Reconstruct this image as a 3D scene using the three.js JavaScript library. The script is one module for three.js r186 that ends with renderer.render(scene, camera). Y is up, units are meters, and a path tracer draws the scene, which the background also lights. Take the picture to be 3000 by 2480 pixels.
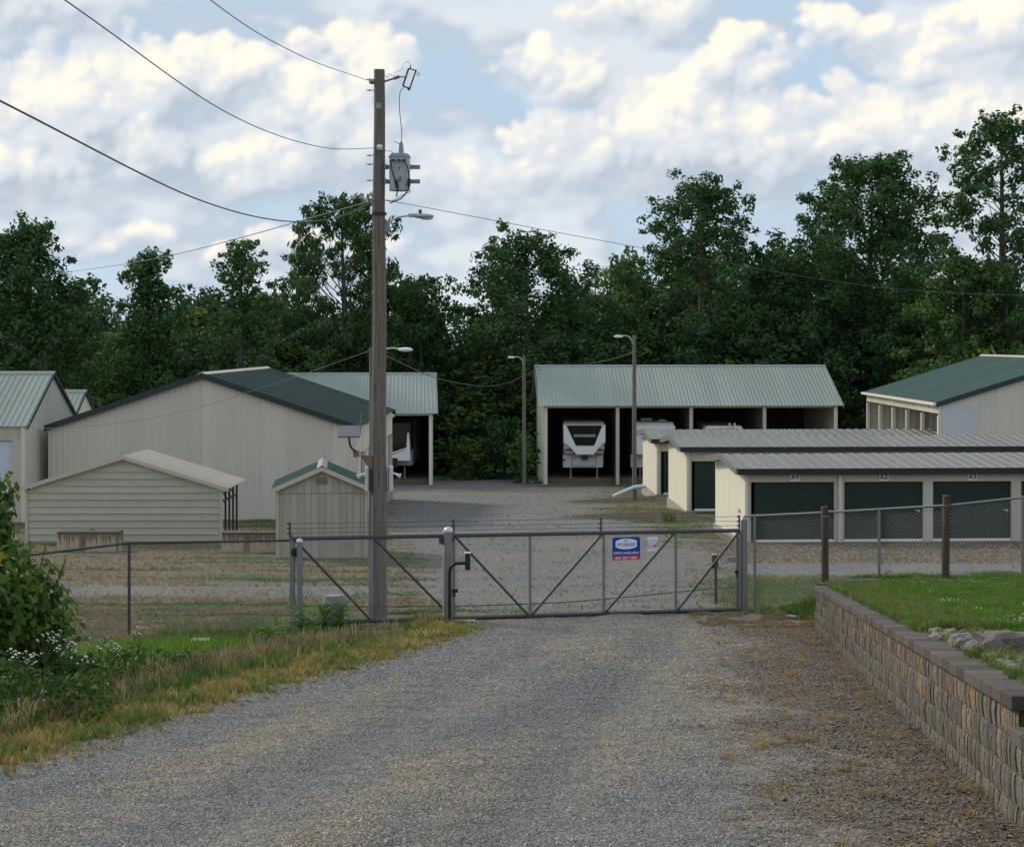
import * as THREE from 'three';
import { mergeGeometries } from 'three/addons/utils/BufferGeometryUtils.js';
import { createNoise2D, createNoise3D } from 'simplex-noise';

// ---------------------------------------------------------------- camera, sky, sun
const scene = new THREE.Scene();
const EYE = 5.66;
const camera = new THREE.PerspectiveCamera(2 * Math.atan(1480 / 5000) * 180 / Math.PI, 3100 / 2960, 0.5, 2000);
camera.position.set(0, EYE, 0);                      // a long lens held level, looking along -z
camera.setViewOffset(3100, 2960, 0, 480, 3000, 2480);

const renderer = new THREE.WebGLRenderer();
renderer.toneMapping = THREE.LinearToneMapping;
renderer.toneMappingExposure = 1.22;
renderer.shadowMap.enabled = true;

function rng(seed) { let a = seed >>> 0; return () => { a = (a + 0x6d2b79f5) | 0; let t = Math.imul(a ^ (a >>> 15), 1 | a); t = (t + Math.imul(t ^ (t >>> 7), 61 | t)) ^ t; return ((t ^ (t >>> 14)) >>> 0) / 4294967296; }; }
const clamp = (x, a = 0, b = 1) => Math.min(b, Math.max(a, x));
const lerp = (a, b, t) => a + (b - a) * t;
const sstep = (a, b, x) => { const t = clamp((x - a) / (b - a)); return t * t * (3 - 2 * t); };
const mixc = (a, b, t) => [a[0] + (b[0] - a[0]) * t, a[1] + (b[1] - a[1]) * t, a[2] + (b[2] - a[2]) * t];
const R0 = rng(11);

const SUN = new THREE.Vector3(-0.66, 0.5, -0.56).normalize();
const sun = new THREE.DirectionalLight(new THREE.Color().setRGB(1, 0.9, 0.74), 2.3);
sun.position.copy(SUN).multiplyScalar(150).add(new THREE.Vector3(0, 0, -60));
sun.target.position.set(0, 0, -60);
sun.castShadow = true; sun.shadow.radius = 18; sun.shadow.mapSize.set(4096, 4096);
Object.assign(sun.shadow.camera, { left: -90, right: 90, top: 90, bottom: -90, near: 1, far: 400 });
scene.add(sun, sun.target);

// broken cumulus over pale blue, computed for the whole dome
{
  const W = 4096, H = 2048, half = H / 2, n3 = createNoise3D(rng(5)), n3b = createNoise3D(rng(6));
  const D = new Float32Array(W * half), A = new Float32Array(W * half), Q = new Float32Array(W * half);
  const rr = rng(77), blobs = [];
  const put = (az, el, ra, re, s) => blobs.push([az, el, ra, re, s]);
  // cloud heaps: degrees right of the view axis, degrees up, half sizes, strength
  for (const b of [[-15.0, 7.4, 2.6, 1.9, 1.0], [-12.8, 8.4, 1.7, 1.6, 1.0], [-12.4, 6.6, 1.6, 1.4, .95], [-16.9, 5.3, 2.4, 1.1, .9], [-10.0, 8.9, 2.2, .9, .8], [-7.2, 7.4, 1.7, 1.7, 1.0], [-5.3, 8.6, 1.1, 1.5, .95], [-5.6, 6.6, 1.5, 1.2, .85],
    [-8.9, 5.7, 2.6, 1.0, .85], [-3.0, 5.2, 2.0, 1.0, .6], [2.0, 6.3, 2.0, 1.4, .9], [4.8, 6.9, 2.1, 1.5, 1.0], [6.9, 9.3, 1.3, .9, 1.0], [8.1, 6.6, 1.9, 1.6, 1.0], [5.2, 8.2, 1.2, 1.0, .8], [1.0, 8.8, 1.6, 1.0, .75],
    [12.2, 6.8, 2.8, 1.8, .9], [15.3, 6.4, 2.4, 2.1, .9], [11.0, 10.4, 2.0, .7, .85], [15.6, 10.2, 1.8, 1.2, .9], [13.0, 9.0, 1.5, .8, .7], [-13.8, 3.3, 3.4, .55, .6], [-7, 3.1, 3.2, .55, .6], [-15.6, 10.9, 2.2, 1.0, .8], [3.2, 10.9, 1.6, .8, .7], [13.6, 4.2, 2.6, .8, .65]]) put(...b);
  for (let k = 0; k < 420; k++) { const az = 19 + rr() * 322, el = 2.5 + 30 * rr() * rr(), s = 1.4 + 1.7 * rr() + el * .05; put(az > 180 ? az - 360 : az, el, s * 1.15, s * .78, .7 + .35 * rr()); }
  for (let k = 0; k < 60; k++) put(rr() * 360 - 180, 13 + 26 * rr(), 3 + 3 * rr(), 1.6 + 1.6 * rr(), .7 + .35 * rr());
  for (let j = 0; j < half; j++) {
    const el = (j + .5) / half * Math.PI / 2, ed = el * 57.29578, cy = Math.cos(el), sy = Math.sin(el);
    const near = blobs.filter((b) => Math.abs(b[1] - ed) < b[3] * 2.6);
    for (let i = 0; i < W; i++) {
      const az = ((i + .5) / W - .25) * 2 * Math.PI, dx = Math.sin(az) * cy, dz = -Math.cos(az) * cy;
      let ad = az * 57.29578; if (ad > 180) ad -= 360;
      const wx = n3b(dx * 16, sy * 20, dz * 16) * .7 + n3b(dx * 45, sy * 50, dz * 45) * .22, wy = n3b(dx * 16 + 9, sy * 20, dz * 16) * .5 + n3b(dx * 45 + 3, sy * 50, dz * 45) * .18;
      let m = 0;
      for (const b of near) {
        let da = ad - b[0]; if (da > 180) da -= 360; else if (da < -180) da += 360;
        da *= cy; if (Math.abs(da) > b[2] * 2.6) continue;
        const u = (da + wx) / b[2], v0 = (ed - b[1] + wy) / b[3], v = v0 < 0 ? v0 * 1.1 : v0, q = u * u + v * v;
        m = Math.max(m, m * .3 + b[4] * Math.exp(-q * .8));
      }
      m = Math.min(m, 1.2);
      let f = 0, a = .5, q = 21, o = 0;
      for (let k = 0; k < 5; k++) { f += a * Math.abs(n3(dx * q + o, sy * q * 1.15, dz * q)); a *= .56; q *= 2.05; o += 3.7; }
      D[j * W + i] = m * 1.2 - .40 + (f - .3) * .74 - .25 * (1 - sstep(.03, .2, m)); Q[j * W + i] = m;
      A[j * W + i] = .5 + .42 * n3b(dx * 6, sy * 15 + 3, dz * 6) + .24 * n3b(dx * 17, sy * 40, dz * 17) + .12 * n3b(dx * 50, sy * 90, dz * 50);
    }
  }
  const data = new Float32Array(W * H * 4), at = (i, j) => D[clamp(j, 0, half - 1) * W + (i + W) % W];
  for (let j = 0; j < half; j++) {
    const ed = (j + .5) / half * 90;
    const blue = mixc(mixc([.52, .64, .75], [.40, .55, .70], sstep(0, 8, ed)), [.32, .48, .66], sstep(14, 60, ed));
    for (let i = 0; i < W; i++) {
      const d = D[j * W + i], veil = clamp(A[j * W + i]);
      let c = mixc(blue, mixc([.43, .50, .58], [.62, .67, .72], sstep(.4, .8, veil)), .35 + .63 * sstep(.18, .6, veil));
      const jj = j * W + i, under = Q[Math.min(j + 9, half - 1) * W + i] - Q[Math.max(j - 9, 0) * W + i], soft = lerp(.07, .42, sstep(-.05, .25, under)) + .10 * veil, al = sstep(-soft, soft, d);
      const g = (d - at(i - 2, j + 2)) * 1.1 + (d - at(i - 6, j + 6)) * .55 + (d - at(i - 18, j + 20)) * .26;
      const lit = clamp(.43 + g * .62 - under * .30 + .10 * sstep(.2, .8, d));
      const cl = lit < .5 ? mixc([.41, .475, .55], [.62, .655, .70], lit * 2) : mixc([.62, .655, .70], [.88, .825, .715], sstep(.5, 1.0, lit));
      c = mixc(c, cl, al * .95);
      const o = ((half + j) * W + i) * 4;
      data[o] = c[0]; data[o + 1] = c[1]; data[o + 2] = c[2]; data[o + 3] = 1;
    }
  }
  for (let o = 0; o < W * half * 4; o += 4) { data[o] = .22; data[o + 1] = .24; data[o + 2] = .22; data[o + 3] = 1; }
  const t = new THREE.DataTexture(data, W, H, THREE.RGBAFormat, THREE.FloatType);
  t.mapping = THREE.EquirectangularReflectionMapping; t.magFilter = THREE.LinearFilter; t.minFilter = THREE.LinearFilter; t.needsUpdate = true;
  scene.background = t; scene.environment = t;
}

// ---------------------------------------------------------------- helpers
const V3 = (x, y, z) => new THREE.Vector3(x, y, z);
const used = new Map();
function numbered(n) { const k = used.get(n) ?? 0; used.set(n, k + 1); return k ? n + '_' + String(k).padStart(3, '0') : n; }
function tag(o, label, category, group) { o.userData.label = label; o.userData.category = category; if (group) o.userData.group = group; return o; }
function thing(name, label, category, pos = [0, 0, 0], turn = 0, group) {
  const o = new THREE.Group(); o.name = numbered(name); o.position.set(...pos); o.rotation.y = turn; scene.add(o);
  return tag(o, label, category, group);
}
function obj(name, geo, mat, parent) {
  const m = new THREE.Mesh(Array.isArray(geo) ? merge(geo) : geo, mat);
  m.name = parent ? name : numbered(name); m.castShadow = m.receiveShadow = true; (parent ?? scene).add(m); return m;
}
function struct(name, geo, mat) { const m = obj(name, geo, mat); m.userData.kind = 'structure'; return m; }
function prep(g) { g = g.index ? g.toNonIndexed() : g; for (const k of Object.keys(g.attributes)) if (!['position', 'normal', 'uv'].includes(k)) g.deleteAttribute(k); return g; }
function merge(list) { return list.length === 1 ? list[0] : mergeGeometries(list.map(prep)); }
// uv in metres, by the axis that each face points along
function metric(g, ox = 0, oy = 0) {
  g = g.index ? g.toNonIndexed() : g; const p = g.attributes.position, uv = new Float32Array(p.count * 2), a = V3(), b = V3(), c = V3();
  for (let i = 0; i < p.count; i += 3) {
    a.fromBufferAttribute(p, i); b.fromBufferAttribute(p, i + 1); c.fromBufferAttribute(p, i + 2);
    const n = b.clone().sub(a).cross(c.clone().sub(a)), x = Math.abs(n.x), y = Math.abs(n.y), z = Math.abs(n.z);
    [a, b, c].forEach((q, k) => { const [u, v] = y > x && y > z ? [q.x, q.z] : x > z ? [q.z, q.y] : [q.x, q.y]; uv[(i + k) * 2] = u + ox; uv[(i + k) * 2 + 1] = v + oy; });
  }
  g.setAttribute('uv', new THREE.BufferAttribute(uv, 2)); return g;
}
const box = (w, h, d, x = 0, y = 0, z = 0) => metric(new THREE.BoxGeometry(w, h, d).translate(x, y, z), x * .37 + z * .21, y * .13);
function cbox(w, h, d, c, x = 0, y = 0, z = 0) {          // a box with chamfered upright outline, seen from the front
  const s = new THREE.Shape(), a = w / 2, b = h / 2; s.moveTo(-a + c, -b); s.lineTo(a - c, -b); s.lineTo(a, -b + c); s.lineTo(a, b - c); s.lineTo(a - c, b); s.lineTo(-a + c, b); s.lineTo(-a, b - c); s.lineTo(-a, -b + c);
  return metric(new THREE.ExtrudeGeometry(s, { depth: d - 2 * c, bevelThickness: c, bevelSize: c * .6, bevelOffset: -c * .6, bevelSegments: 1 }).translate(0, 0, -d / 2 + c).translate(x, y, z));
}
const UPV = V3(0, 1, 0);
function bar(p, q, r, seg = 8, r2 = r) {
  const a = V3(...p), b = V3(...q), d = b.clone().sub(a), L = d.length(), g = new THREE.CylinderGeometry(r2, r, L, seg, 1);
  return g.translate(0, L / 2, 0).applyQuaternion(new THREE.Quaternion().setFromUnitVectors(UPV, d.normalize())).translate(a.x, a.y, a.z);
}
const tube = (pts, r, n = 24, seg = 6) => new THREE.TubeGeometry(new THREE.CatmullRomCurve3(pts.map((p) => V3(...p))), n, r, seg);
const ball = (r, x, y, z, sx = 1, sy = 1, sz = 1, n = 10) => new THREE.SphereGeometry(r, n, Math.max(6, n - 2)).scale(sx, sy, sz).translate(x, y, z);
function poly(pts, depth, bevel = 0) {                     // outline in x,y pushed back from z = 0
  const s = new THREE.Shape(pts.map((p) => new THREE.Vector2(...p)));
  return metric(new THREE.ExtrudeGeometry(s, { depth, bevelEnabled: bevel > 0, bevelSize: bevel, bevelThickness: bevel, bevelOffset: -bevel, bevelSegments: 2 }).translate(0, 0, -depth));
}
const turned = (g, x, y, z) => g.rotateX(x).rotateY(y).rotateZ(z);

// tileable value noise for the textures
function tnoise(seed) {
  const r = rng(seed), T = new Float32Array(65536); for (let i = 0; i < 65536; i++) T[i] = r();
  return (x, y, px, py = px) => {
    const xi = Math.floor(x), yi = Math.floor(y), fx = x - xi, fy = y - yi, sx = fx * fx * (3 - 2 * fx), sy = fy * fy * (3 - 2 * fy);
    const h = (i, j) => T[(((((i % px) + px) % px) * 7919 + (((j % py) + py) % py) * 104729) & 65535)];
    return lerp(lerp(h(xi, yi), h(xi + 1, yi), sx), lerp(h(xi, yi + 1), h(xi + 1, yi + 1), sx), sy);
  };
}
const tn = tnoise(3), tn2 = tnoise(8);
function fb(x, y, p, oct = 4, py = p) { let f = 0, a = .5, s = 1; for (let k = 0; k < oct; k++) { f += a * tn(x * p * s, y * py * s, p * s, py * s); a *= .55; s *= 2; } return f; }
const toS = (c) => Math.round(255 * clamp(c <= .0031308 ? c * 12.92 : 1.055 * Math.pow(c, 1 / 2.4) - .055));
function tex(w, h, fn, srgb = true, rep = 1) {            // fn gives linear colour (or a plain value when srgb is false)
  const d = new Uint8Array(w * h * 4);
  for (let j = 0; j < h; j++) for (let i = 0; i < w; i++) {
    const c = fn((i + .5) / w, (j + .5) / h, i, j), o = (j * w + i) * 4;
    if (srgb) { d[o] = toS(c[0]); d[o + 1] = toS(c[1]); d[o + 2] = toS(c[2]); } else d[o] = d[o + 1] = d[o + 2] = Math.round(255 * clamp(c));
    d[o + 3] = 255;
  }
  const t = new THREE.DataTexture(d, w, h); t.magFilter = THREE.LinearFilter; t.minFilter = THREE.LinearMipmapLinearFilter; t.wrapS = t.wrapT = THREE.RepeatWrapping;
  if (srgb) t.colorSpace = THREE.SRGBColorSpace; t.repeat.set(rep, rep); t.needsUpdate = true; return t;
}
const rgb = (r, g, b) => new THREE.Color().setRGB(r, g, b);
const std = (c, roughness = .8, more = {}) => new THREE.MeshStandardMaterial({ color: rgb(...c), roughness, metalness: 0, ...more });

const grainB = tex(512, 512, (u, v) => .5 * tn(u * 170, v * 170, 170) + .3 * tn2(u * 64, v * 64, 64) + .2 * tn(u * 20, v * 20, 20), false, 1);
// weathered sheet metal: long faint run-off streaks and dust flecks
const streakT = tex(512, 512, (u, v) => { const s = .90 + .06 * tn(u * 90, v * 3, 90, 3) + .06 * tn2(u * 24, v * 2, 24, 2) - .06 * sstep(.62, .9, fb(u, v, 9)); return [s, s * .995, s * .985]; }, true, .25);
const woodT = tex(512, 1024, (u, v) => {
  const g = fb(u, v, 42, 3, 5), k = tn2(u * 130, v * 9, 130, 9), crack = sstep(.80, .93, tn(u * 60, v * 4, 60, 4)), p = tn2(u * 6, v * 5, 6, 5);
  let c = mixc([.105, .090, .075], [.25, .23, .205], clamp(.9 * g + .35 * k - .15)); c = mixc(c, [.175, .165, .145], .5 * p); return mixc(c, [.035, .028, .02], crack * .8);
}, true, 1);
const woodB = tex(512, 1024, (u, v) => clamp(fb(u, v, 42, 3, 5) - .6 * sstep(.80, .93, tn(u * 60, v * 4, 60, 4))), false, 1);
woodT.repeat.set(1.6, .4); woodB.repeat.set(1.6, .4);
const concT = tex(512, 512, (u, v) => {
  const len = .08 + .75 * Math.pow(tn(u * 34, .5, 34, 1), 1.6) * (.3 + .9 * tn2(u * 6, .5, 6, 1)), run = sstep(-.05, .09, len - (.56 - v)) * (.55 + .45 * tn2(u * 60, v * 6, 60, 6)), f = fb(u, v, 20);
  return mixc(mixc([.40, .31, .20], [.50, .42, .30], f), [.075, .058, .046], run * .92);
}, true, .9);
const M = {
  cream: std([.70, .675, .555], .55, { map: streakT }), beige: std([.60, .575, .515], .6, { map: streakT }), tan: std([.53, .50, .425], .6, { map: streakT }),
  trimWhite: std([.70, .68, .62], .5), green: std([.020, .050, .048], .75, { map: streakT }), greenTrim: std([.015, .036, .036], .65), sage: std([.255, .308, .28], .65, { map: streakT }),
  galv: std([.185, .19, .182], .5, { map: streakT, metalness: .15 }), door: std([.012, .036, .030], .6), doorWhite: std([.60, .66, .76], .45), dark: std([.02, .02, .022], .8),
  gutter: std([.010, .016, .020], .6), conc: std([.32, .30, .27], .95, { bumpMap: grainB, bumpScale: .004 }), stain: std([1, 1, 1], .95, { map: concT, bumpMap: grainB, bumpScale: .006 }),
  steel: std([.24, .25, .27], .5, { metalness: .55 }), steelDark: std([.07, .07, .08], .55, { metalness: .4 }), wire: std([.30, .31, .32], .5, { metalness: .5 }), black: std([.012, .012, .013], .5), rubber: std([.02, .02, .021], .9),
  pole: std([1, 1, 1], .95, { map: woodT, bumpMap: woodB, bumpScale: .012 }), post: std([.46, .37, .30], .95, { map: woodT, bumpMap: woodB, bumpScale: .008 }), cable: std([.07, .075, .08], .6), alu: std([.55, .56, .58], .45, { metalness: .3 }),
  siding: std([.48, .485, .40], .6, { map: streakT }), white: std([.72, .73, .74], .4), glassDark: std([.006, .007, .010], .12), rvGrey: std([.30, .30, .30], .5), shedWall: std([.40, .385, .33], .8, { map: streakT }), tank: std([.36, .42, .47], .45), rvWhite: std([.56, .58, .60], .5), pvc: std([.50, .72, .74], .4), plate: std([.78, .80, .82], .5),
};
// two or three faint tones of one paint, so that neighbouring sheets differ a little
function tones(m, n = 3, k = .045) { const out = []; for (let i = 0; i < n; i++) { const c = m.clone(); c.color.multiplyScalar(1 + k * (i - (n - 1) / 2)); out.push(c); } return out; }
const T = { beige: tones(M.beige), cream: tones(M.cream), tan: tones(M.tan), green: tones(M.green, 3, .08), sage: tones(M.sage), galv: tones(M.galv, 3, .06), siding: tones(M.siding), shedWall: tones(M.shedWall, 3, .06), trimWhite: [M.trimWhite], creamPlain: tones(std([.70, .675, .555], .6), 3, .02), dark: [M.dark] };

// one ribbed metal sheet: x across, y along, ribs stand out to +z
const sheetCache = new Map();
function sheet(w, b0, b1, t0, t1, pitch = .229, rw = .022, rh = .017) {
  const key = [w, b0, b1, t0, t1, pitch, rh].map((v) => v.toFixed(3)).join(); if (sheetCache.has(key)) return sheetCache.get(key);
  const xs = [[0, 0]], n = Math.max(1, Math.round(w / pitch));
  for (let k = 0; k < n; k++) { const c = (k + .5) * w / n; xs.push([c - rw * 1.7, 0], [c - rw, rh], [c + rw, rh], [c + rw * 1.7, 0]); }
  xs.push([w, 0]);
  const P = [], U = [], bot = (x) => lerp(b0, b1, x / w), top = (x) => lerp(t0, t1, x / w), o = b0 * .31 + t1 * .17 + w;
  for (let k = 0; k + 1 < xs.length; k++) {
    const [x0, z0] = xs[k], [x1, z1] = xs[k + 1], q = [[x0, bot(x0), z0], [x1, bot(x1), z1], [x1, top(x1), z1], [x0, bot(x0), z0], [x1, top(x1), z1], [x0, top(x0), z0]];
    for (const v of q) { P.push(...v); U.push(v[0] + o, v[1]); }
  }
  const g = new THREE.BufferGeometry(); g.setAttribute('position', new THREE.Float32BufferAttribute(P, 3)); g.setAttribute('uv', new THREE.Float32BufferAttribute(U, 2)); g.computeVertexNormals(); sheetCache.set(key, g); return g;
}
// a run of sheets from point P along unit U, up unit V; bottom and top lines given along the run
function sheets(parent, name, P, U, V, L, bot, top, mats, o = {}) {
  const n = Math.max(1, Math.round(L / (o.w ?? .914))), w = L / n, u = V3(...U).normalize(), v = V3(...V).normalize(), N = u.clone().cross(v), q = new THREE.Quaternion().setFromRotationMatrix(new THREE.Matrix4().makeBasis(u, v, N));
  const br = o.breaks ?? [], r = rng(Math.round(L * 100) + n);
  let s = 0; const cuts = [0]; for (let k = 1; k <= n; k++) cuts.push(k * w); for (const b of br) cuts.push(b); cuts.sort((a, b) => a - b);
  for (let k = 0; k + 1 < cuts.length; k++) {
    const a = cuts[k], b = cuts[k + 1]; if (b - a < .02) continue; const B0 = bot(a), B1 = bot(b), T0 = top(a), T1 = top(b); if (Math.max(T0 - B0, T1 - B1) < .02) continue;
    const m = obj(name, sheet(b - a, B0, B1, T0, T1, o.pitch, o.rw, o.rh), mats[Math.floor(r() * mats.length)], parent);
    m.position.set(...P).addScaledVector(u, a).addScaledVector(N, (k % 2) * .002); m.quaternion.copy(q); s++;
  }
  return s;
}

// ---------------------------------------------------------------- terrain
const n2 = createNoise2D(rng(21)), n2b = createNoise2D(rng(22));
const along = (t, d) => { for (let k = 0; k + 1 < t.length; k++) if (d <= t[k + 1][0] || k + 2 === t.length) return lerp(t[k][1], t[k + 1][1], clamp((d - t[k][0]) / (t[k + 1][0] - t[k][0]), k ? 0 : -3, 1)); };
const EDGE = [[8, -5.1], [10, -4.6], [13.05, -4.05], [16.7, -3.5], [21, -2.91], [25.3, -2.06], [30.3, -1.17], [33, -.95], [36, -1.3], [40, -3]];
const edgeL = (d) => along(EDGE, d) + .16 * n2(d * .9, 3) + .08 * n2(d * 3.1, 8);
const wallX = (d) => 1.95 + .109 * d;                       // foot of the retaining wall
const drive = (d) => 3.78 - .111 * d, lot = (d) => -.13 - .040 * (Math.min(d, 125) - 36) - (d > 125 ? .04 * 20 * (1 - Math.exp(-(d - 125) / 20)) : 0);
const bump = (x, d, cx, cd, rx, rd, h) => h * Math.exp(-(((x - cx) / rx) ** 2) - ((d - cd) / rd) ** 2);
function H(x, d) {
  const a = drive(d), b = lot(d), k = .05; let h = k * Math.log(Math.exp((a - b) / k > 40 ? 40 : (a - b) / k) + 1) + b; if ((a - b) / k > 40) h = a;
  if (d < 40) h -= .42 * sstep(0, 4, along(EDGE, d) - x) * (1 - sstep(30, 38, d));
  h += bump(x, d, 8.5, 70.5, 4.5, 2.2, .26) + bump(x, d, 8, 80, 4.5, 2.6, .38) - .12 * sstep(4, 8, x) * sstep(48, 54, d) * (1 - sstep(60, 66, d));
  h += .018 * n2(x * .45, d * .45) + .007 * n2(x * 1.7, d * 1.7);
  if (d < 36) { const c = (along(EDGE, d) + wallX(d)) / 2 - .3; h += .035 * Math.exp(-(((x - c) / .55) ** 2)) - .03 * Math.exp(-(((x - c - 1.0) / .35) ** 2)) - .03 * Math.exp(-(((x - c + 1.0) / .35) ** 2)); }
  return h;
}
const LAWN_END = 33.2;
function lawnH(x, d) {
  const back = 1 - sstep(35.2, 39.5, d), w = wallX(Math.min(d, LAWN_END)) + .25, left = d < LAWN_END ? 1 : sstep(w - .1 - (d - LAWN_END) * .2, w + 1.2, x);
  return H(Math.max(x, w), d) - .03 + .83 * back * left + .10 * sstep(0, 6, x - w) * back + (back * left < .02 ? -.05 : 0);
}
function gridMesh(x0, x1, d0, d1, nx, nd, f, uvf) {
  const P = [], U = [], I = [];
  for (let j = 0; j <= nd; j++) for (let i = 0; i <= nx; i++) { const x = lerp(x0, x1, i / nx), d = lerp(d0, d1, j / nd); P.push(x, f(x, d), -d); U.push(...uvf(x, d)); }
  for (let j = 0; j < nd; j++) for (let i = 0; i < nx; i++) { const a = j * (nx + 1) + i, b = a + 1, c = a + nx + 1; I.push(a, b, c, b, c + 1, c); }
  const g = new THREE.BufferGeometry(); g.setAttribute('position', new THREE.Float32BufferAttribute(P, 3)); g.setAttribute('uv', new THREE.Float32BufferAttribute(U, 2)); g.setIndex(I); g.computeVertexNormals(); return g;
}
// ---- what lies where: gravel, dust, soil, dry grass, green grass
const C = { gravel: [.180, .174, .170], dust: [.275, .232, .172], soil: [.15, .118, .088], darkSoil: [.062, .044, .033], dry: [.215, .165, .09], green: [.062, .115, .03], litter: [.105, .083, .064] };
const ROAD = [[36, 1.7], [48, 1.0], [58, .25], [70, -1.2], [80, -2.0], [92, -2.2], [120, -2.2]], ROADW = [[36, 3.5], [48, 4.3], [58, 4.9], [70, 4.7], [84, 5.2], [92, 6.5], [120, 7]];
function yardMix(x, d) {                                    // shares of gravel, dust, soil, dry, green, dark
  const s1 = n2(x * .16, d * .75), s2 = n2b(x * .13 + 5, d * .6), s3 = n2(x * .9, d * 2.2), s4 = n2b(x * 2.6, d * 4);
  let road = 1 - sstep(-.7, .9, Math.abs(x - along(ROAD, d)) - along(ROADW, d) + .8 * s1 + .35 * s3);
  road = Math.max(road, sstep(4, 6.5, x) * (1 - sstep(0, .9, Math.abs(d - 46.6 - .02 * (x - 8) + .25 * s3) - 1.5)), .9 * sstep(-3.2, -4.2, x) * (1 - sstep(0, .8, Math.abs(d - 41.2 + .04 * (x + 8) + .5 * s1) - .9)));
  road = Math.max(road, sstep(5, 8, x) * (1 - sstep(.2, 1.4, Math.abs(d - 63.6) - 2.2)), sstep(5, 8, x) * (1 - sstep(.2, 1.2, Math.abs(d - 76) - 1.6)));
  let green = sstep(.02, .36, s2 + .35 * s3 + .2 * s4), dry = sstep(-.2, .3, -s2 * .6 + s1 * .7 + .3 * s4);
  green = Math.max(green, sstep(3.6, 5.2, x + .5 * s3) * sstep(37.4, 38.6, d) * (1 - sstep(43.2, 44.6, d)) * (.9 + .3 * s3)); road *= 1 - .8 * sstep(3.6, 5.2, x + .5 * s3) * sstep(37.4, 38.6, d) * (1 - sstep(43.2, 44.6, d));
  if (x < -3) green *= .25 + .75 * sstep(-.1, .25, n2b(x * .05, d * .9));
  if (x > 5 && d > 47 && d < 57) { green *= .25; dry *= .4; }
  green *= 1 - .7 * sstep(84, 96, d); let dark = 0;
  dark = Math.max(dark, 1 - sstep(.6, 1.15, Math.hypot((x - 4.2) / 3.1, (d - 69.2) / 1.9) + .25 * s3), 1 - sstep(.6, 1.15, Math.hypot((x - 4.0) / 2.4, (d - 80) / 2.2) + .25 * s3));
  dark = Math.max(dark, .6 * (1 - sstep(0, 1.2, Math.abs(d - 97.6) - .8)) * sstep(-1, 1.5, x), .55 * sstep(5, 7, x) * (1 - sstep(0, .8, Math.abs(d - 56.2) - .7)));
  const strip = (1 - sstep(0, 1.4, Math.abs(d - 92.5 + .05 * x) - 1.6)) * (.6 + .5 * s1);
  if (d > 86) { dry = Math.max(dry, clamp(strip)); road *= 1 - .65 * clamp(strip); }
  road *= 1 - dark; const dusty = clamp(.3 + .75 * n2b(x * .22, d * .3) + .3 * s3) * (d < 60 ? 1 : .6);
  return { road, dusty, green: green * (1 - road * .9) * (1 - dark), dry: dry * (1 - road * .92) * (1 - dark), dark };
}
function driveMix(x, d) {
  const e = edgeL(d), s1 = n2(x * .5, d * .22), s3 = n2(x * 1.4 + 3, d * .8), s4 = n2b(x * 4, d * 3.1);
  const out = sstep(-.15, .25, e - x + .1 * s4);            // beyond the left edge
  const lx = wallX(d) - 1.25 + .35 * s3 + .3 * s4 + .5 * n2(3, d * .3), litter = sstep(-.8, .7, x - lx) * (1 - .75 * sstep(33, 36, d));
  const c = (e + wallX(d)) / 2, fromLeft = x - e;
  let dusty = clamp(.42 + .75 * n2(x * .42 - d * .05, d * .13) + .35 * s1 + .25 * s3); dusty *= sstep(.5, 1.6, fromLeft + .4 * s3);
  const streak = Math.exp(-(((x - lerp(-.9, 1.5, (d - 14) / 10) + .2 * s3) / .5) ** 2)) * sstep(13.5, 16, d) * (1 - sstep(20, 25, d));
  const tc = x - (lerp(-1.2, 1.6, clamp((d - 10) / 24)) + .12 * n2(d * .2, 5)), track = Math.exp(-(((Math.abs(tc) - .9) / .34) ** 2)) * clamp(.75 + .5 * n2(tc * .6, d * .12)); dusty = clamp(dusty * .45 + .55 * clamp(.5 + .7 * n2(tc * 1.1, d * .06) + .2 * s3)); dusty *= sstep(.4, 1.4, fromLeft + .4 * s3) * (1 - .8 * track); dusty *= 1 - .85 * streak; dusty = Math.max(dusty, .8 * sstep(31, 34.5, d) * (.7 + .5 * s3));
  return { out, litter, dusty: clamp(dusty), streak: clamp(streak + .55 * track) };
}
function groundColor(x, d, k) {                             // linear albedo; k = grain 0..1
  const g0 = .62 + .76 * k, m = sstep(36.2, 37.2, d); let a = null, b = null;
  if (m > 0) {
    const q = yardMix(x, d); let c = mixc(C.soil, [.18, .146, .105], clamp(.45 + .6 * n2(x * .4, d * 1.1)));
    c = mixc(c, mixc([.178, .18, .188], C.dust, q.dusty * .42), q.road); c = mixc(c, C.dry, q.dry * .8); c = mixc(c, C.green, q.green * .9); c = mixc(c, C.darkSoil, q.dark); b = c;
  }
  if (m < 1) {
    const q = driveMix(x, d), s4 = n2(x * 3, d * 3); let c = mixc(C.gravel, C.dust, q.dusty * .8); c = mixc(c, [.15, .15, .16], q.streak * .6);
    c = mixc(c, mixc(mixc(C.litter, [.175, .148, .116], clamp(.5 + .9 * n2(x * 2.2, d * 1.3))), [.075, .066, .052], .75 * sstep(.05, .5, n2b(x * 1.1, d * .45) + .3 * n2(x * 4, d * 2))), q.litter * .85); c = mixc(c, mixc(mixc([.10, .085, .05], [.20, .155, .08], clamp(.5 + n2(x * .8, d * .8))), [.075, .105, .035], sstep(.0, .5, n2b(x * .7, d * 1.3) + .3 * s4)), q.out); a = c;
  }
  const c = m <= 0 ? a : m >= 1 ? b : mixc(a, b, m); return [c[0] * g0, c[1] * g0, c[2] * g0];
}
const DR = { x0: -15, x1: 12, d0: 5, d1: 37 }, YD = { x0: -34, x1: 36, d0: 37, d1: 115 };
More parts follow.
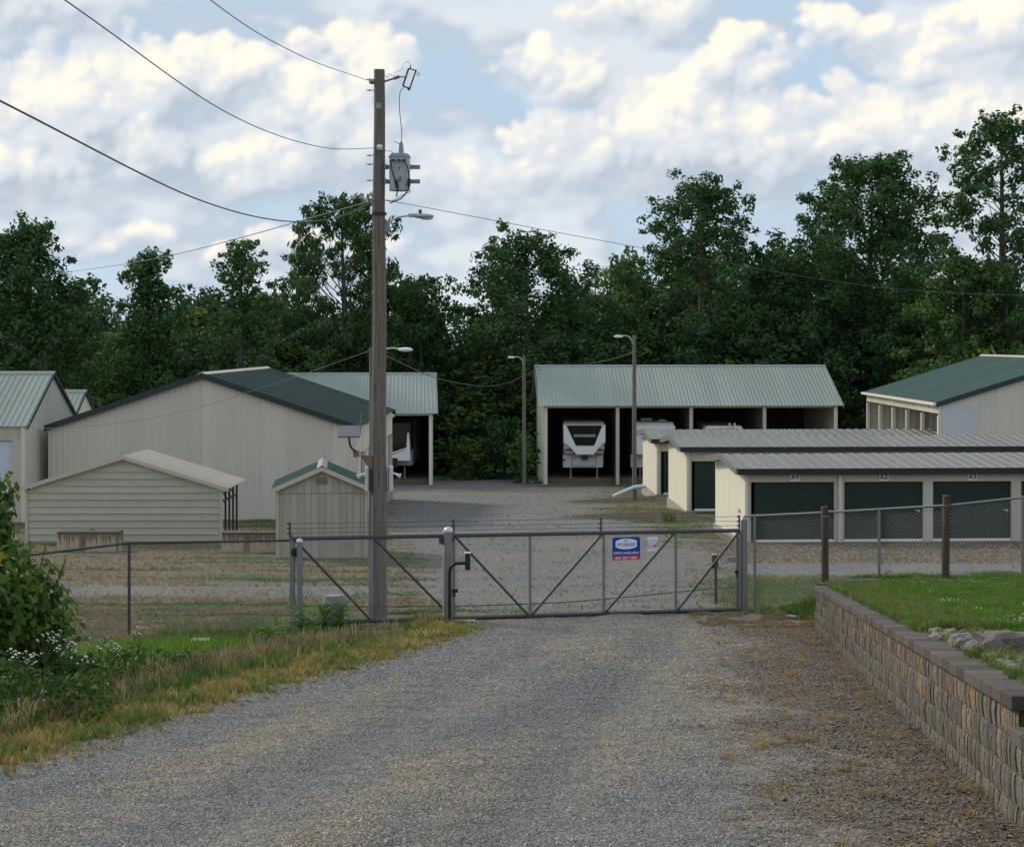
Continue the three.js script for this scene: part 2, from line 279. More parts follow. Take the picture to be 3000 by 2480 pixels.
function groundTex(R, n) {
  const r = rng(31), t = tex(n, n, (u, v) => groundColor(lerp(R.x0, R.x1, u), lerp(R.d0, R.d1, v), clamp(.5 + (r() - .5) * .8 + (r() - .5) * .5))); t.wrapS = t.wrapT = THREE.ClampToEdgeWrapping; return t;
}
const pebB = tex(1024, 1024, (() => { const r = rng(41), S = []; for (let k = 0; k < 5200; k++) S.push([r(), r(), .004 + .009 * r(), .4 + .6 * r()]); const G = 64, cell = Array.from({ length: G * G }, () => []);
  for (const s of S) for (let a = -1; a <= 1; a++) for (let b = -1; b <= 1; b++) cell[((Math.floor(s[1] * G) + b + G) % G) * G + (Math.floor(s[0] * G) + a + G) % G].push(s);
  return (u, v) => { let h = 0; for (const s of cell[Math.floor(v * G) * G + Math.floor(u * G)]) { let dx = Math.abs(u - s[0]), dy = Math.abs(v - s[1]); if (dx > .5) dx = 1 - dx; if (dy > .5) dy = 1 - dy; const q = (dx * dx + dy * dy) / (s[2] * s[2]); if (q < 1) h = Math.max(h, s[3] * Math.sqrt(1 - q)); } return h; }; })(), false, 1);
const uvIn = (R) => (x, d) => [(x - R.x0) / (R.x1 - R.x0), (d - R.d0) / (R.d1 - R.d0)];
{
  const pb = (R, s) => { const t = pebB.clone(); t.repeat.set((R.x1 - R.x0) / s, (R.d1 - R.d0) / s); t.needsUpdate = true; return t; };
  struct('gravel_drive', gridMesh(DR.x0, DR.x1, DR.d0, DR.d1, 180, 213, H, uvIn(DR)), std([1, 1, 1], .95, { map: groundTex(DR, 1792), bumpMap: pb(DR, 1.1), bumpScale: .016 }));
  struct('gravel_yard', gridMesh(YD.x0, YD.x1, YD.d0, YD.d1, 175, 195, H, uvIn(YD)), std([1, 1, 1], .95, { map: groundTex(YD, 1600), bumpMap: pb(YD, 1.6), bumpScale: .03 }));
  // the land all round, out to the horizon
  const soilT = tex(512, 512, (u, v) => { const f = fb(u, v, 10), g = tn2(u * 120, v * 120, 120); return mixc([.055, .07, .03], [.15, .12, .07], clamp(f * 1.2 - .2 + (g - .5) * .4)); }, true, .12);
  const P = [], U = [], I = [], ring = [0, 20, 40, 60, 80, 100, 130, 170, 230, 320, 480, 700, 1000], S = 64;
  for (const r of ring) for (let k = 0; k < S; k++) {
    const a = k / S * 2 * Math.PI, x = r * Math.cos(a), d = 60 + r * Math.sin(a), inside = x > -38 && x < 40 && d > 2 && d < 119;
    P.push(x, (d < 3 ? H(x, 3) + (3 - d) * .02 : H(x, Math.min(d, 400))) - (inside ? .9 : .12), -d); U.push(x, d);
  }
  for (let j = 0; j + 1 < ring.length; j++) for (let k = 0; k < S; k++) { const a = j * S + k, b = j * S + (k + 1) % S; I.push(a, a + S, b, b, a + S, b + S); }
  const g = new THREE.BufferGeometry(); g.setAttribute('position', new THREE.Float32BufferAttribute(P, 3)); g.setAttribute('uv', new THREE.Float32BufferAttribute(U, 2)); g.setIndex(I); g.computeVertexNormals();
  struct('ground', g, std([1, 1, 1], 1, { map: soilT, side: THREE.DoubleSide }));
  // lawn behind the retaining wall
  const lawnT = tex(512, 512, (u, v) => { const f = fb(u, v, 8), g = tn2(u * 150, v * 150, 150); return mixc(mixc([.055, .07, .022], [.085, .095, .035], clamp(f * 1.3 - .1)), [.15, .11, .065], sstep(.42, .66, f * .7 + g * .35)); }, true, .25);
  const LP = [], LU = [], LI = [], nx = 60, nd = 90;
  for (let j = 0; j <= nd; j++) for (let i = 0; i <= nx; i++) {
    const d = lerp(7, 41, j / nd), x0 = d < LAWN_END ? wallX(d) + .13 : wallX(LAWN_END) + .13 - (d - LAWN_END) * .3, x = x0 + 26 * (i / nx) ** 1.6;
    LP.push(x, lawnH(x, d), -d); LU.push(x, d);
  }
  for (let j = 0; j < nd; j++) for (let i = 0; i < nx; i++) { const a = j * (nx + 1) + i, b = a + 1, c = a + nx + 1; LI.push(a, b, c, b, c + 1, c); }
  const lg = new THREE.BufferGeometry(); lg.setAttribute('position', new THREE.Float32BufferAttribute(LP, 3)); lg.setAttribute('uv', new THREE.Float32BufferAttribute(LU, 2)); lg.setIndex(LI); lg.computeVertexNormals();
  struct('lawn', lg, std([1, 1, 1], 1, { map: lawnT, bumpMap: grainB, bumpScale: .02 }));
}

// ---------------------------------------------------------------- buildings
const X3 = [1, 0, 0], Y3 = [0, 1, 0];
// a gabled roof over local x 0..W, running back from z = 0 to -L; slopes face left and right
function gableRoofX(b, W, L, eave, apex, over, mats, trim) {
  const hw = W / 2, rise = apex - eave, len = Math.hypot(hw, rise), s = rise / hw, ov = over * Math.hypot(1, s);
  sheets(b, 'roof_panel', [W + over, eave - over * s, over], [0, 0, -1], [-hw, rise, 0], L + 2 * over, () => 0, () => len + ov, mats);
  sheets(b, 'roof_panel', [-over, eave - over * s, -L - over], [0, 0, 1], [hw, rise, 0], L + 2 * over, () => 0, () => len + ov, mats);
  const th = .2;
  for (const z of [over + .012, -L - over - .042]) for (const sd of [-1, 1]) {
    const x = (v) => hw + sd * v; obj('rake_trim', poly(sd < 0 ? [[x(hw + over), eave - over * s - th], [x(0), apex - th], [x(0), apex + .035], [x(hw + over), eave - over * s + .035]] : [[x(0), apex - th], [x(hw + over), eave - over * s - th], [x(hw + over), eave - over * s + .035], [x(0), apex + .035]], .03).translate(0, 0, z + .03), trim, b);
  }
  const cap = [[-.17, -.17 * s + .01], [0, .03], [.17, -.17 * s + .01], [.17, -.17 * s + .03], [0, .055], [-.17, -.17 * s + .03]];
  obj('ridge_cap', poly(cap, L + 2 * over + .1).translate(hw, apex, over + .05), trim === M.greenTrim ? M.tan : trim, b);
}
// a gabled roof over local x 0..W, ridge along x; slopes face the viewer and away
function gableRoofZ(b, W, L, eave, apex, over, mats, trim, o = {}) {
  const hl = L / 2, rise = apex - eave, s = rise / hl, len = Math.hypot(hl, rise), ov = over * Math.hypot(1, s);
  sheets(b, 'roof_panel', [-over, eave - over * s, over], X3, [0, rise, -hl], W + 2 * over, () => 0, () => len + ov, mats, o);
  sheets(b, 'roof_panel', [W + over, eave - over * s, -L - over], [-1, 0, 0], [0, rise, hl], W + 2 * over, () => 0, () => len + ov, mats, o);
  obj('ridge_cap', poly([[-.16, -.16 * s + .012], [0, .03], [.16, -.16 * s + .012], [.16, -.16 * s + .034], [0, .058], [-.16, -.16 * s + .034]], W + 2 * over + .06).rotateY(Math.PI / 2).translate(W + over + .03, apex, -hl), trim, b);
  for (const x of [-over - .042, W + over + .012]) for (const sd of [-1, 1]) {
    const z = (v) => -hl + sd * v, e = eave - over * s, th = o.th ?? .12;
    const sh = sd < 0 ? [[z(hl + over), e - th], [z(0), apex - th], [z(0), apex + .03], [z(hl + over), e + .03]] : [[z(0), apex - th], [z(hl + over), e - th], [z(hl + over), e + .03], [z(0), apex + .03]];
    obj('rake_trim', poly(sh.map(([a, c]) => [-a, c]), .03).rotateY(Math.PI / 2).translate(x, 0, 0), trim, b);
  }
}
// ---- large warehouse with its plain gable to the viewer
{
  const W = 12.2, L = 15.5, b = thing('warehouse', 'large beige metal warehouse with dark green gabled roof behind the carport', 'warehouse', [-19.02, -1.42, -67.6], -.01), e = 3.78, a = 5.82, rl = (x) => e - .02 + (a - e) * (1 - Math.abs(x - W / 2) / (W / 2));
  sheets(b, 'wall_panel', [0, 0, 0], X3, Y3, W, () => -.1, rl, T.beige, { breaks: [W / 2] });
  sheets(b, 'wall_panel', [W, 0, -L], [-1, 0, 0], Y3, W, () => -.8, rl, T.beige, { breaks: [W / 2] });
  sheets(b, 'wall_panel', [0, 0, -L], [0, 0, 1], Y3, L, () => -.8, () => e, T.beige);
  gableRoofX(b, W, L, e, a, .16, T.green, M.greenTrim);
  sheets(b, 'header_panel', [W, 0, 0], [0, 0, -1], Y3, L, () => e - 1.15, () => e - .02, T.cream);
  for (let k = 0; k <= 5; k++) obj('door_post', box(.16, e - 1.2, .2, W - .06, (e - 1.2) / 2 - .05, -k * (L - .3) / 5 - .15), k ? M.tan : M.alu, b);
  for (let k = 0; k < 5; k++) { const z = -.3 - k * (L - .3) / 5, d = obj('roll_up_door', sheet((L - .3) / 5 - .3, -.4, -.4, e - 1.15, e - 1.15, .3, .03, .012), M.trimWhite, b); d.position.set(W - .16, 0, z - .02); d.rotation.y = Math.PI / 2; }
  obj('corner_trim', box(.14, e, .05, W - .05, e / 2, .03), M.alu, b); obj('corner_trim', box(.1, e, .04, .03, e / 2, .028), M.beige, b);
  obj('foundation', box(W + .1, .5, L + .1, W / 2, -.27, -L / 2), M.conc, b);
}
// ---- door with horizontal curtain ribs; local origin at its foot in the middle, face to +z
const curtainCache = new Map();
function curtain(w, h, pitch) {
  const key = w + '_' + h + '_' + pitch; if (curtainCache.has(key)) return curtainCache.get(key); const P = [], n = Math.round(h / pitch), U = [];
  for (let k = 0; k < n; k++) for (const [y0, z0, y1, z1] of [[0, 0, .45, 0], [.45, 0, .58, -.022], [.58, -.022, .85, -.022], [.85, -.022, 1, 0]]) {
    const a = (k + y0) * h / n, c = (k + y1) * h / n, l = -w / 2, r = w / 2; for (const v of [[l, a, z0], [r, a, z0], [r, c, z1], [l, a, z0], [r, c, z1], [l, c, z1]]) { P.push(...v); U.push(v[0], v[1]); }
  }
  const g = new THREE.BufferGeometry(); g.setAttribute('position', new THREE.Float32BufferAttribute(P, 3)); g.setAttribute('uv', new THREE.Float32BufferAttribute(U, 2)); g.computeVertexNormals(); curtainCache.set(key, g); return g;
}
function plaque(text) {
  const c = document.createElement('canvas'); c.width = 128; c.height = 112; const x = c.getContext('2d'); x.fillStyle = '#dfe6ec'; x.fillRect(0, 0, 128, 112); x.fillStyle = '#0d1626'; x.font = 'bold 88px sans-serif'; x.textAlign = 'center'; x.fillText(text, 64, 88, 104);
  const t = new THREE.CanvasTexture(c); t.colorSpace = THREE.SRGBColorSpace; return std([1, 1, 1], .5, { map: t });
}
const faceUV = (w, h, d) => new THREE.BoxGeometry(w, h, d);
// ---- rows of storage units with a low roof, dark gutter and green doors
function storageRow(letter, n, pos, turn, label, height) {
  const P = 3.045, W = n * P + .33, L = 6.1, b = thing('storage_row', label, 'storage building', pos, turn), dh = 2.02, e = height, a = e + .27, ov = .22;
  obj('slab', box(W + .12, .5, L + .12, W / 2, -.25, -L / 2), M.conc, b);
  sheets(b, 'side_panel', [0, 0, -L], [0, 0, 1], Y3, L, () => 0, (z) => e + .06 + (a - e) * (1 - Math.abs(z - L / 2) / (L / 2)) - .06, T.creamPlain, { breaks: [L / 2], rh: .0015 });
  sheets(b, 'side_panel', [W, 0, 0], [0, 0, -1], Y3, L, () => 0, () => e, T.creamPlain, { rh: .0015 });
  sheets(b, 'back_panel', [W, 0, -L], [-1, 0, 0], Y3, W, () => 0, () => e, T.beige);
  sheets(b, 'header_panel', [0, 0, .01], X3, Y3, W, () => dh, () => e, T.tan, { w: 3.045, pitch: .3, rh: .01 });
  for (let k = 0; k <= n; k++) { const c = obj('column', box(k ? .34 : .20, dh - .002, .14, k ? k * P + .165 : .10, dh / 2, -.05), T.tan[k % 3], b); if (k % 3 === 1) { const s = obj('downspout', [box(.10, e - .03, .09, k * P + .175, (e - .03) / 2, .075)], M.cream, b); s.name = 'downspout'; } if (!k) obj('corner_trim', box(.1, e - .02, .04, .05, e / 2, .045), M.cream, b); }
  for (let k = 0; k < n; k++) {
    const x = k * P + .335 + (P - .34) / 2, dw = P - .345, d = obj('roll_up_door', curtain(dw, dh - .06, .08), M.door, b); d.position.set(x, .06, -.085);
    const bb = obj('bottom_bar', box(dw, .075, .06, 0, -.025, .015), M.plate, d); bb.name = 'bottom_bar'; obj('latch', [box(.16, .035, .03, dw / 2 - .16, .98, .02), box(.05, .07, .04, dw / 2 - .12, .96, .02)], M.alu, d);
    obj('number_plaque', faceUV(.33, .27, .012).translate(x, dh + .165, .045), plaque(letter + (k + 1)), b);
  }
  const s = (a - e) / (L / 2), len = Math.hypot(L / 2 + ov, (L / 2 + ov) * s);
  sheets(b, 'roof_panel', [-.28, e + .05 - ov * s, ov], X3, [0, a - e, -L / 2], W + .56, () => 0, () => len, T.galv, { w: .41, pitch: .41, rw: .018, rh: .03 });
  sheets(b, 'roof_panel', [W + .28, e + .05 - ov * s, -L - ov], [-1, 0, 0], [0, a - e, L / 2], W + .56, () => 0, () => len, T.galv, { w: 1.64, pitch: .41, rw: .018, rh: .03 });
  obj('gutter', [box(W + .6, .185, .11, W / 2, e - .06, ov + .06), box(W + .61, .025, .128, W / 2, e + .042, ov + .064)], M.gutter, b);
  obj('gutter', box(W + .4, .15, .12, W / 2, e - .04, -L - ov - .07), M.gutter, b);
  for (const sd of [0, 1]) obj('rake_trim', poly([[-ov - .01, e - .13 - ov * s], [L / 2, a - .13], [L + ov, e - .13 - ov * s], [L + ov, e + .09 - ov * s], [L / 2, a + .09], [-ov - .01, e + .09 - ov * s]], .035).rotateY(Math.PI / 2).translate(sd ? W + .285 : -.32, 0, 0), M.galv, b);
  return b;
}
{
  const a = storageRow('A', 4, [7.28, -1.10, -57.5], .055, 'nearest cream storage row with green doors marked A1 to A3', 2.44);
  obj('wall_vent', [new THREE.CylinderGeometry(.07, .07, .07, 14).rotateZ(Math.PI / 2).translate(-.03, .98, -.95)], M.tan, a);
  storageRow('B', 5, [6.43, -1.24, -69.6], .04, 'second cream storage row half hidden behind the nearest one', 2.56);
  storageRow('C', 6, [6.0, -1.52, -80.2], .04, 'farthest cream storage row, only its end and one door showing', 2.56);
}
// ---- open-fronted sheds for parked trailers
function openShed(name, label, pos, turn, bays, bay, eave, apex, L, o = {}) {
  const W = bays * bay, b = thing(name, label, 'shed', pos, turn);
  gableRoofZ(b, W, L, eave, apex, .3, T.sage, M.sage);
  const gl = (z) => eave + (apex - eave) * (1 - Math.abs(z - L / 2) / (L / 2)) - .03;
  sheets(b, 'end_panel', [0, 0, -L], [0, 0, 1], Y3, L, () => -.25, gl, T.cream, { breaks: [L / 2] });
  sheets(b, 'end_panel', [W, 0, 0], [0, 0, -1], Y3, L, () => -.25, gl, T.cream, { breaks: [L / 2] });
  sheets(b, 'back_panel', [W, 0, -L], [-1, 0, 0], Y3, W, () => -.6, () => eave, tones(std([.10, .088, .078], .9)));  // back wall coloured dark to put the shade of the bays into it
  const boards = tones(std([.20, .195, .19], .85, { map: streakT }), 3, .08), joist = std([.07, .06, .05], .9);  // partition boards and rafters also darkened, interior shade put into their colour
  for (let k = 0; k <= bays; k++) obj('post', [box(.2, eave - .1, .2, k * bay + (k ? k === bays ? -.11 : 0 : .11), (eave - .1) / 2 - .1, -.06)], k === 0 || k === bays ? M.cream : M.tan, b);
  obj('header_beam', box(W, .16, .14, W / 2, eave - .17, -.1), o.header ?? M.tan, b);
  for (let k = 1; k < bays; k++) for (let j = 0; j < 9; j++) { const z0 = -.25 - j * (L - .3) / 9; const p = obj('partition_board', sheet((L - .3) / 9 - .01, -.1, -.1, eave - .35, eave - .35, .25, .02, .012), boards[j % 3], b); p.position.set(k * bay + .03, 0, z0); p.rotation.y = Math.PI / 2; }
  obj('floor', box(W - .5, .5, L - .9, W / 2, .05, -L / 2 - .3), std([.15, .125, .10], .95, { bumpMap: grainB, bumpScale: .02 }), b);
  for (let k = 0; k < 5; k++) obj('rafter', box(W, .14, .05, W / 2, eave + .02 + k * .35 * (apex - eave) / 1.9, -.5 - k * L / 10.5), joist, b);
  return b;
}
openShed('trailer_shed', 'long four-bay open shed with sage metal roof holding parked trailers', [.86, -2.68, -99.4], .035, 4, 4.31, 4.72, 6.86, 10);
{
  const b = openShed('trailer_shed', 'open shed with sage roof partly hidden behind the warehouse and utility pole', [-5.6 - 13.02 * Math.cos(.07), -2.70, -99 + 13.02 * Math.sin(.07)], .07, 3, 4.34, 4.32, 6.42, 10, { header: M.cream });
  obj('flood_light', [ball(.13, -.12, 0, .06), ball(.13, .12, 0, .06), box(.16, .16, .1, 0, .02, 0)], M.white, b).position.set(10.6, 4.08, .06);
}
// ---- building at the left edge with a white roll-up door, and a lower one behind it
{
  const W = 12, L = 7.2, e = 3.9, a = 5.86, b = thing('garage_building', 'beige building with sage roof and pale roll-up door at left edge', 'building', [-19.48 - W, -1.46, -66], 0), gl = (z) => e + (a - e) * (1 - Math.abs(z - L / 2) / (L / 2)) - .03;
  sheets(b, 'front_panel', [0, 0, 0], X3, Y3, W - 4.3, () => 0, () => e, T.tan); sheets(b, 'header_panel', [W - 4.3, 0, 0], X3, Y3, 4.3, () => 3.3, () => e, T.tan);
  for (const x of [W - 4.15, W - .33]) obj('door_jamb', box(.34, 3.3, .12, x, 1.65, -.02), M.tan, b);
  obj('corner_trim', box(.16, e, .05, W - .08, e / 2, .04), M.cream, b);
  const d = obj('roll_up_door', curtain(3.5, 3.3, .085), M.doorWhite, b); d.position.set(W - 2.25, 0, -.1); obj('latch', box(.2, .04, .04, 1.5, 1.05, .02), M.steelDark, d);
  sheets(b, 'end_panel', [W, 0, 0], [0, 0, -1], Y3, L, () => -.3, gl, T.beige, { breaks: [L / 2] }); sheets(b, 'end_panel', [0, 0, -L], [0, 0, 1], Y3, L, () => 0, gl, T.beige, { breaks: [L / 2] }); sheets(b, 'back_panel', [W, 0, -L], [-1, 0, 0], Y3, W, () => -.5, () => e, T.beige);
  gableRoofZ(b, W, L, e, a, .12, T.sage, M.sage); for (const c of b.children) if (c.name === 'rake_trim') c.material = M.greenTrim;
  obj('foundation', box(W + .1, .4, L + .1, W / 2, -.21, -L / 2), M.conc, b);
}
{
  const W = 10, L = 7, e = 3.2, a = 5.25, b = thing('garage_building', 'cream gable end showing above the roof of the left edge building', 'building', [-31.4, -1.95, -78.5], 0), gl = (z) => e + (a - e) * (1 - Math.abs(z - L / 2) / (L / 2)) - .03;
  sheets(b, 'front_panel', [0, 0, 0], X3, Y3, W, () => 0, () => e, T.tan); sheets(b, 'end_panel', [W, 0, 0], [0, 0, -1], Y3, L, () => -.3, gl, T.cream, { breaks: [L / 2] }); sheets(b, 'end_panel', [0, 0, -L], [0, 0, 1], Y3, L, () => 0, gl, T.cream, { breaks: [L / 2] }); sheets(b, 'back_panel', [W, 0, -L], [-1, 0, 0], Y3, W, () => -.5, () => e, T.cream);
  gableRoofZ(b, W, L, e, a, .12, T.sage, M.sage); for (const c of b.children) if (c.name === 'rake_trim') c.material = M.greenTrim;
}
// ---- barn at the right edge, open bays along its left side
{
  const W = 13.2, L = 17, e = 4.75, a = 6.8, b = thing('open_barn', 'large barn with green gabled roof and open side bays at right edge', 'barn', [19.2, -1.92, -80], 0), rl = (x) => e - .02 + (a - e) * (1 - Math.abs(x - W / 2) / (W / 2));
  sheets(b, 'wall_panel', [0, 0, 0], X3, Y3, W, () => -.1, rl, T.beige, { breaks: [W / 2] }); sheets(b, 'wall_panel', [W, 0, -L], [-1, 0, 0], Y3, W, () => -.7, rl, T.beige, { breaks: [W / 2] }); sheets(b, 'wall_panel', [W, 0, 0], [0, 0, -1], Y3, L, () => -.7, () => e, T.beige);
  gableRoofX(b, W, L, e, a, .14, tones(std([.075, .135, .115], .75, { map: streakT }), 3, .06), M.greenTrim);
  sheets(b, 'header_panel', [0, 0, -L], [0, 0, 1], Y3, L, () => e - .55, () => e - .06, T.cream); obj('gutter', box(.13, .12, L + .4, -.22, e - .1, -L / 2), M.cream, b);
  for (let k = 0; k <= 5; k++) obj('post', box(.16, e - .45, .16, .06, (e - .45) / 2 - .2, -.12 - k * (L - .24) / 5), M.trimWhite, b);
  for (let k = 1; k < 5; k++) sheets(b, 'partition_board', [.4, 0, -.12 - k * (L - .24) / 5], X3, Y3, 6, () => -.4, () => e - .4, T.tan, { w: 1.5 });
  sheets(b, 'inner_panel', [6.5, 0, -L], [0, 0, 1], Y3, L, () => -.5, () => e + 1.9, T.tan);
  obj('wall_patch', sheet(1.75, .2, .2, 4.62, 4.62), std([.50, .53, .58], .5), b).position.set(.1, 0, .03); obj('corner_trim', box(.12, e, .05, .05, e / 2, .05), M.beige, b);
  for (let k = 0; k < 5; k++) obj('bay_lamp', ball(.06, -.04, e - .3, -1.8 - k * 3.35), M.alu, b);
}
// ---- carport closed at the front with horizontal siding
{
  const W = 6.4, L = 3.2, e = 1.85, a = 2.83, b = thing('carport', 'low carport with horizontal sage siding and pale metal roof', 'carport', [-16.4, -.95, -55.6], 0), r = rng(9), pitch = .225, n = Math.ceil((a + .1) / pitch);
  const half = (y) => y < e ? W / 2 : W / 2 * (a - y) / (a - e);
  for (let k = 0; k < n; k++) {
    const y0 = -.08 + k * pitch, y1 = Math.min(y0 + pitch, a - .04); if (y1 - y0 < .03) continue; const h0 = half(Math.max(y0, 0)) - .02, h1 = Math.max(.03, half(y1) - .02), m = pitch, w0 = lerp(h0, h1, .82);
    const q = [[h0, y0, 0], [w0, y0 + (y1 - y0) * .78, 0], [w0, y0 + (y1 - y0) * .84, .04], [h1, y0 + (y1 - y0) * .95, .04], [h1, y1 - .002, 0]], P = [], U = [];
    for (let j = 0; j + 1 < q.length; j++) { const [A, ya, za] = q[j], [B, yb, zb] = q[j + 1]; for (const v of [[-A, ya, za], [A, ya, za], [B, yb, zb], [-A, ya, za], [B, yb, zb], [-B, yb, zb]]) { P.push(v[0] + W / 2, v[1], v[2]); U.push(v[0] + k * 1.7, v[1]); } }
    const g = new THREE.BufferGeometry(); g.setAttribute('position', new THREE.Float32BufferAttribute(P, 3)); g.setAttribute('uv', new THREE.Float32BufferAttribute(U, 2)); g.computeVertexNormals(); obj('siding_plank', g, T.siding[k % 3], b);
  }
  const roofM = tones(std([.50, .44, .385], .55, { map: streakT }), 3, .09), s = (a - e) / (W / 2), len = Math.hypot(W / 2 + .22, (W / 2 + .22) * s);
  sheets(b, 'roof_panel', [W + .22, e - .22 * s + .04, .16], [0, 0, -1], [-W / 2, a - e, 0], L + .3, () => 0, () => len, roofM, { w: .46, pitch: .23, rh: .035 }); sheets(b, 'roof_panel', [-.22, e - .22 * s + .04, -L - .14], [0, 0, 1], [W / 2, a - e, 0], L + .3, () => 0, () => len, roofM, { w: .46, pitch: .23, rh: .035 });
  const tr = std([.50, .46, .41], .6); for (const sd of [-1, 1]) obj('rake_trim', poly([[0, -.08], [sd * (W / 2 + .24), -.08 - (a - e) - .24 * s], [sd * (W / 2 + .24), .05 - (a - e) - .24 * s], [0, .05]], .03).translate(W / 2, a + .03, .2), tr, b);
  for (const x of [.03, W - .03]) obj('corner_trim', box(.09, e, .05, x, e / 2 - .04, .03), M.siding, b);
  for (let k = 0; k < 5; k++) for (const x of [W - .05, .05]) obj('leg', box(.06, e + .1, .06, x, e / 2 - .05, -.15 - k * .72), M.steelDark, b); for (let k = 0; k < 5; k++) obj('brace', bar([W - .05, 1.25, -.15 - k * .72], [W - .55, 1.98, -.15 - k * .72], .025, 6), M.steelDark, b);
  for (const x of [.05, W - .05]) obj('base_rail', box(.06, .06, L - .1, x, -.02, -L / 2), M.steelDark, b);
}
// ---- small garden shed
{
  const W = 2.66, L = 3.0, e = 2.02, a = 2.60, b = thing('garden_shed', 'small wooden shed with green roof beside the utility pole', 'shed', [-7.4, -.66, -49.9], .11), n = 13, w = W / n;
  for (let k = 0; k < n; k++) { const x = (k + .5) * w, rl = (q) => e + (a - e) * (1 - Math.abs(q - W / 2) / (W / 2)) - .04; const lo = k * w + .004, hi = (k + 1) * w - .004; obj('siding_board', poly([[lo, -.1], [hi, -.1], [hi, 1.86], [lo, 1.86]], .03), T.shedWall[k % 3], b); obj('siding_board', poly([[lo, 1.875], [hi, 1.875], [hi, rl(hi)], [lo, rl(lo)]], .028).translate(0, 0, .004), T.shedWall[(k + 1) % 3], b); }
  obj('backing_board', poly([[0, -.1], [W, -.1], [W, e - .05], [W / 2, a - .08], [0, e - .05]], .02).translate(0, 0, -.032), std([.27, .26, .225], .9), b);
  for (let k = 0; k < 14; k++) for (const x of [0, W]) obj('siding_board', box(.03, e + .08, L / 14 - .01, x, e / 2 - .06, -(k + .5) * L / 14), T.shedWall[k % 3], b);
  obj('back_wall', box(W, e, .03, W / 2, e / 2, -L), M.shedWall, b);
  const s = (a - e) / (W / 2), len = Math.hypot(W / 2 + .14, (W / 2 + .14) * s), gm = tones(std([.038, .085, .068], .75, { map: streakT }), 3, .08);
  sheets(b, 'roof_panel', [W + .14, e - .14 * s + .05, .16], [0, 0, -1], [-W / 2, a - e, 0], L + .3, () => 0, () => len, gm, { w: .6 }); sheets(b, 'roof_panel', [-.14, e - .14 * s + .05, -L - .14], [0, 0, 1], [W / 2, a - e, 0], L + .3, () => 0, () => len, gm, { w: .6 });
  for (const sd of [-1, 1]) obj('fascia_board', poly([[0, -.10], [sd * (W / 2 + .15), -.10 - (a - e) - .15 * s], [sd * (W / 2 + .15), .03 - (a - e) - .15 * s], [0, .03]], .03).translate(W / 2, a + .03, .17), std([.52, .48, .40], .7), b);
  obj('ridge_cap', poly([[-.15, -.15 * s + .02], [0, .05], [.15, -.15 * s + .02], [.15, -.15 * s + .045], [0, .08], [-.15, -.15 * s + .045]], L + .36).translate(W / 2, a + .03, .19), std([.30, .26, .22], .8), b);
  for (const x of [.04, W - .04]) obj('corner_trim', box(.08, e + .05, .035, x, e / 2 - .06, .02), std([.46, .43, .36], .8), b);
  const v = obj('gable_vent', box(.3, .16, .03, W / 2, 2.24, .025), std([.12, .10, .085], .9), b); for (let k = 0; k < 4; k++) obj('slat', box(.27, .012, .03, W / 2, 2.18 + k * .036, .045).rotateX(0), M.shedWall, v);
  obj('outlet_box', box(.12, .14, .07, W - .55, .35, .04), M.rvGrey, b);
}
// ---- stained concrete barrier blocks
for (const [x, d, w, label] of [[-13.5, 52.5, 1.9, 'rust-stained concrete block in front of the low carport'], [-8.46, 52.4, 1.86, 'rust-stained concrete block between the carport and the garden shed']]) {
  const y = H(x, d), b = thing('concrete_block', label, 'concrete block', [x, y - .03, -d], .02, 'stained concrete blocks');
  obj('block', cbox(w, .62, .6, .035, 0, .31, 0), M.stain, b); obj('cap_edge', cbox(w + .012, .07, .612, .02, 0, .618, 0), std([.10, .08, .07], .95, { bumpMap: grainB, bumpScale: .01 }), b); obj('lifting_loop', new THREE.TorusGeometry(.07, .015, 6, 14, Math.PI).translate(.05, .645, 0), M.steelDark, b);
}

// ---------------------------------------------------------------- gate and fences
// chain-link fabric over a quadrilateral given by its lower line a-b and upper line c-d
function chain(a, b, c, d, s = .07, r = .0024) {
  const A = V3(...a), B = V3(...b), Cc = V3(...c), Dd = V3(...d), L = B.distanceTo(A), h = (Cc.distanceTo(A) + Dd.distanceTo(B)) / 2, out = [];
  const at = (u, v) => { const p = A.clone().lerp(B, u / L), q = Cc.clone().lerp(Dd, u / L); return p.lerp(q, v / h); };
  for (const sg of [1, -1]) for (let k = -h; k < L + h; k += s) {
    let u0 = sg > 0 ? k : k + h, v0 = 0, u1 = sg > 0 ? k + h : k, v1 = h;          // from the lower to the upper edge at 45 degrees
    const m = (v1 - v0) / (u1 - u0); if (u0 < 0) { v0 += m * (0 - u0); u0 = 0; } if (u0 > L) { v0 += m * (L - u0); u0 = L; } if (u1 < 0) { v1 += m * (0 - u1); u1 = 0; } if (u1 > L) { v1 += m * (L - u1); u1 = L; }
    if (v1 - v0 < .02) continue; const p = at(u0, v0), q = at(u1, v1); p.z += sg * .0025; q.z += sg * .0025; out.push(bar(p.toArray(), q.toArray(), r, 3));
  }
  return merge(out.map((g) => { g = prep(g); return g; }));
}
const chainM = std([.22, .23, .24], .5, { metalness: .5 });
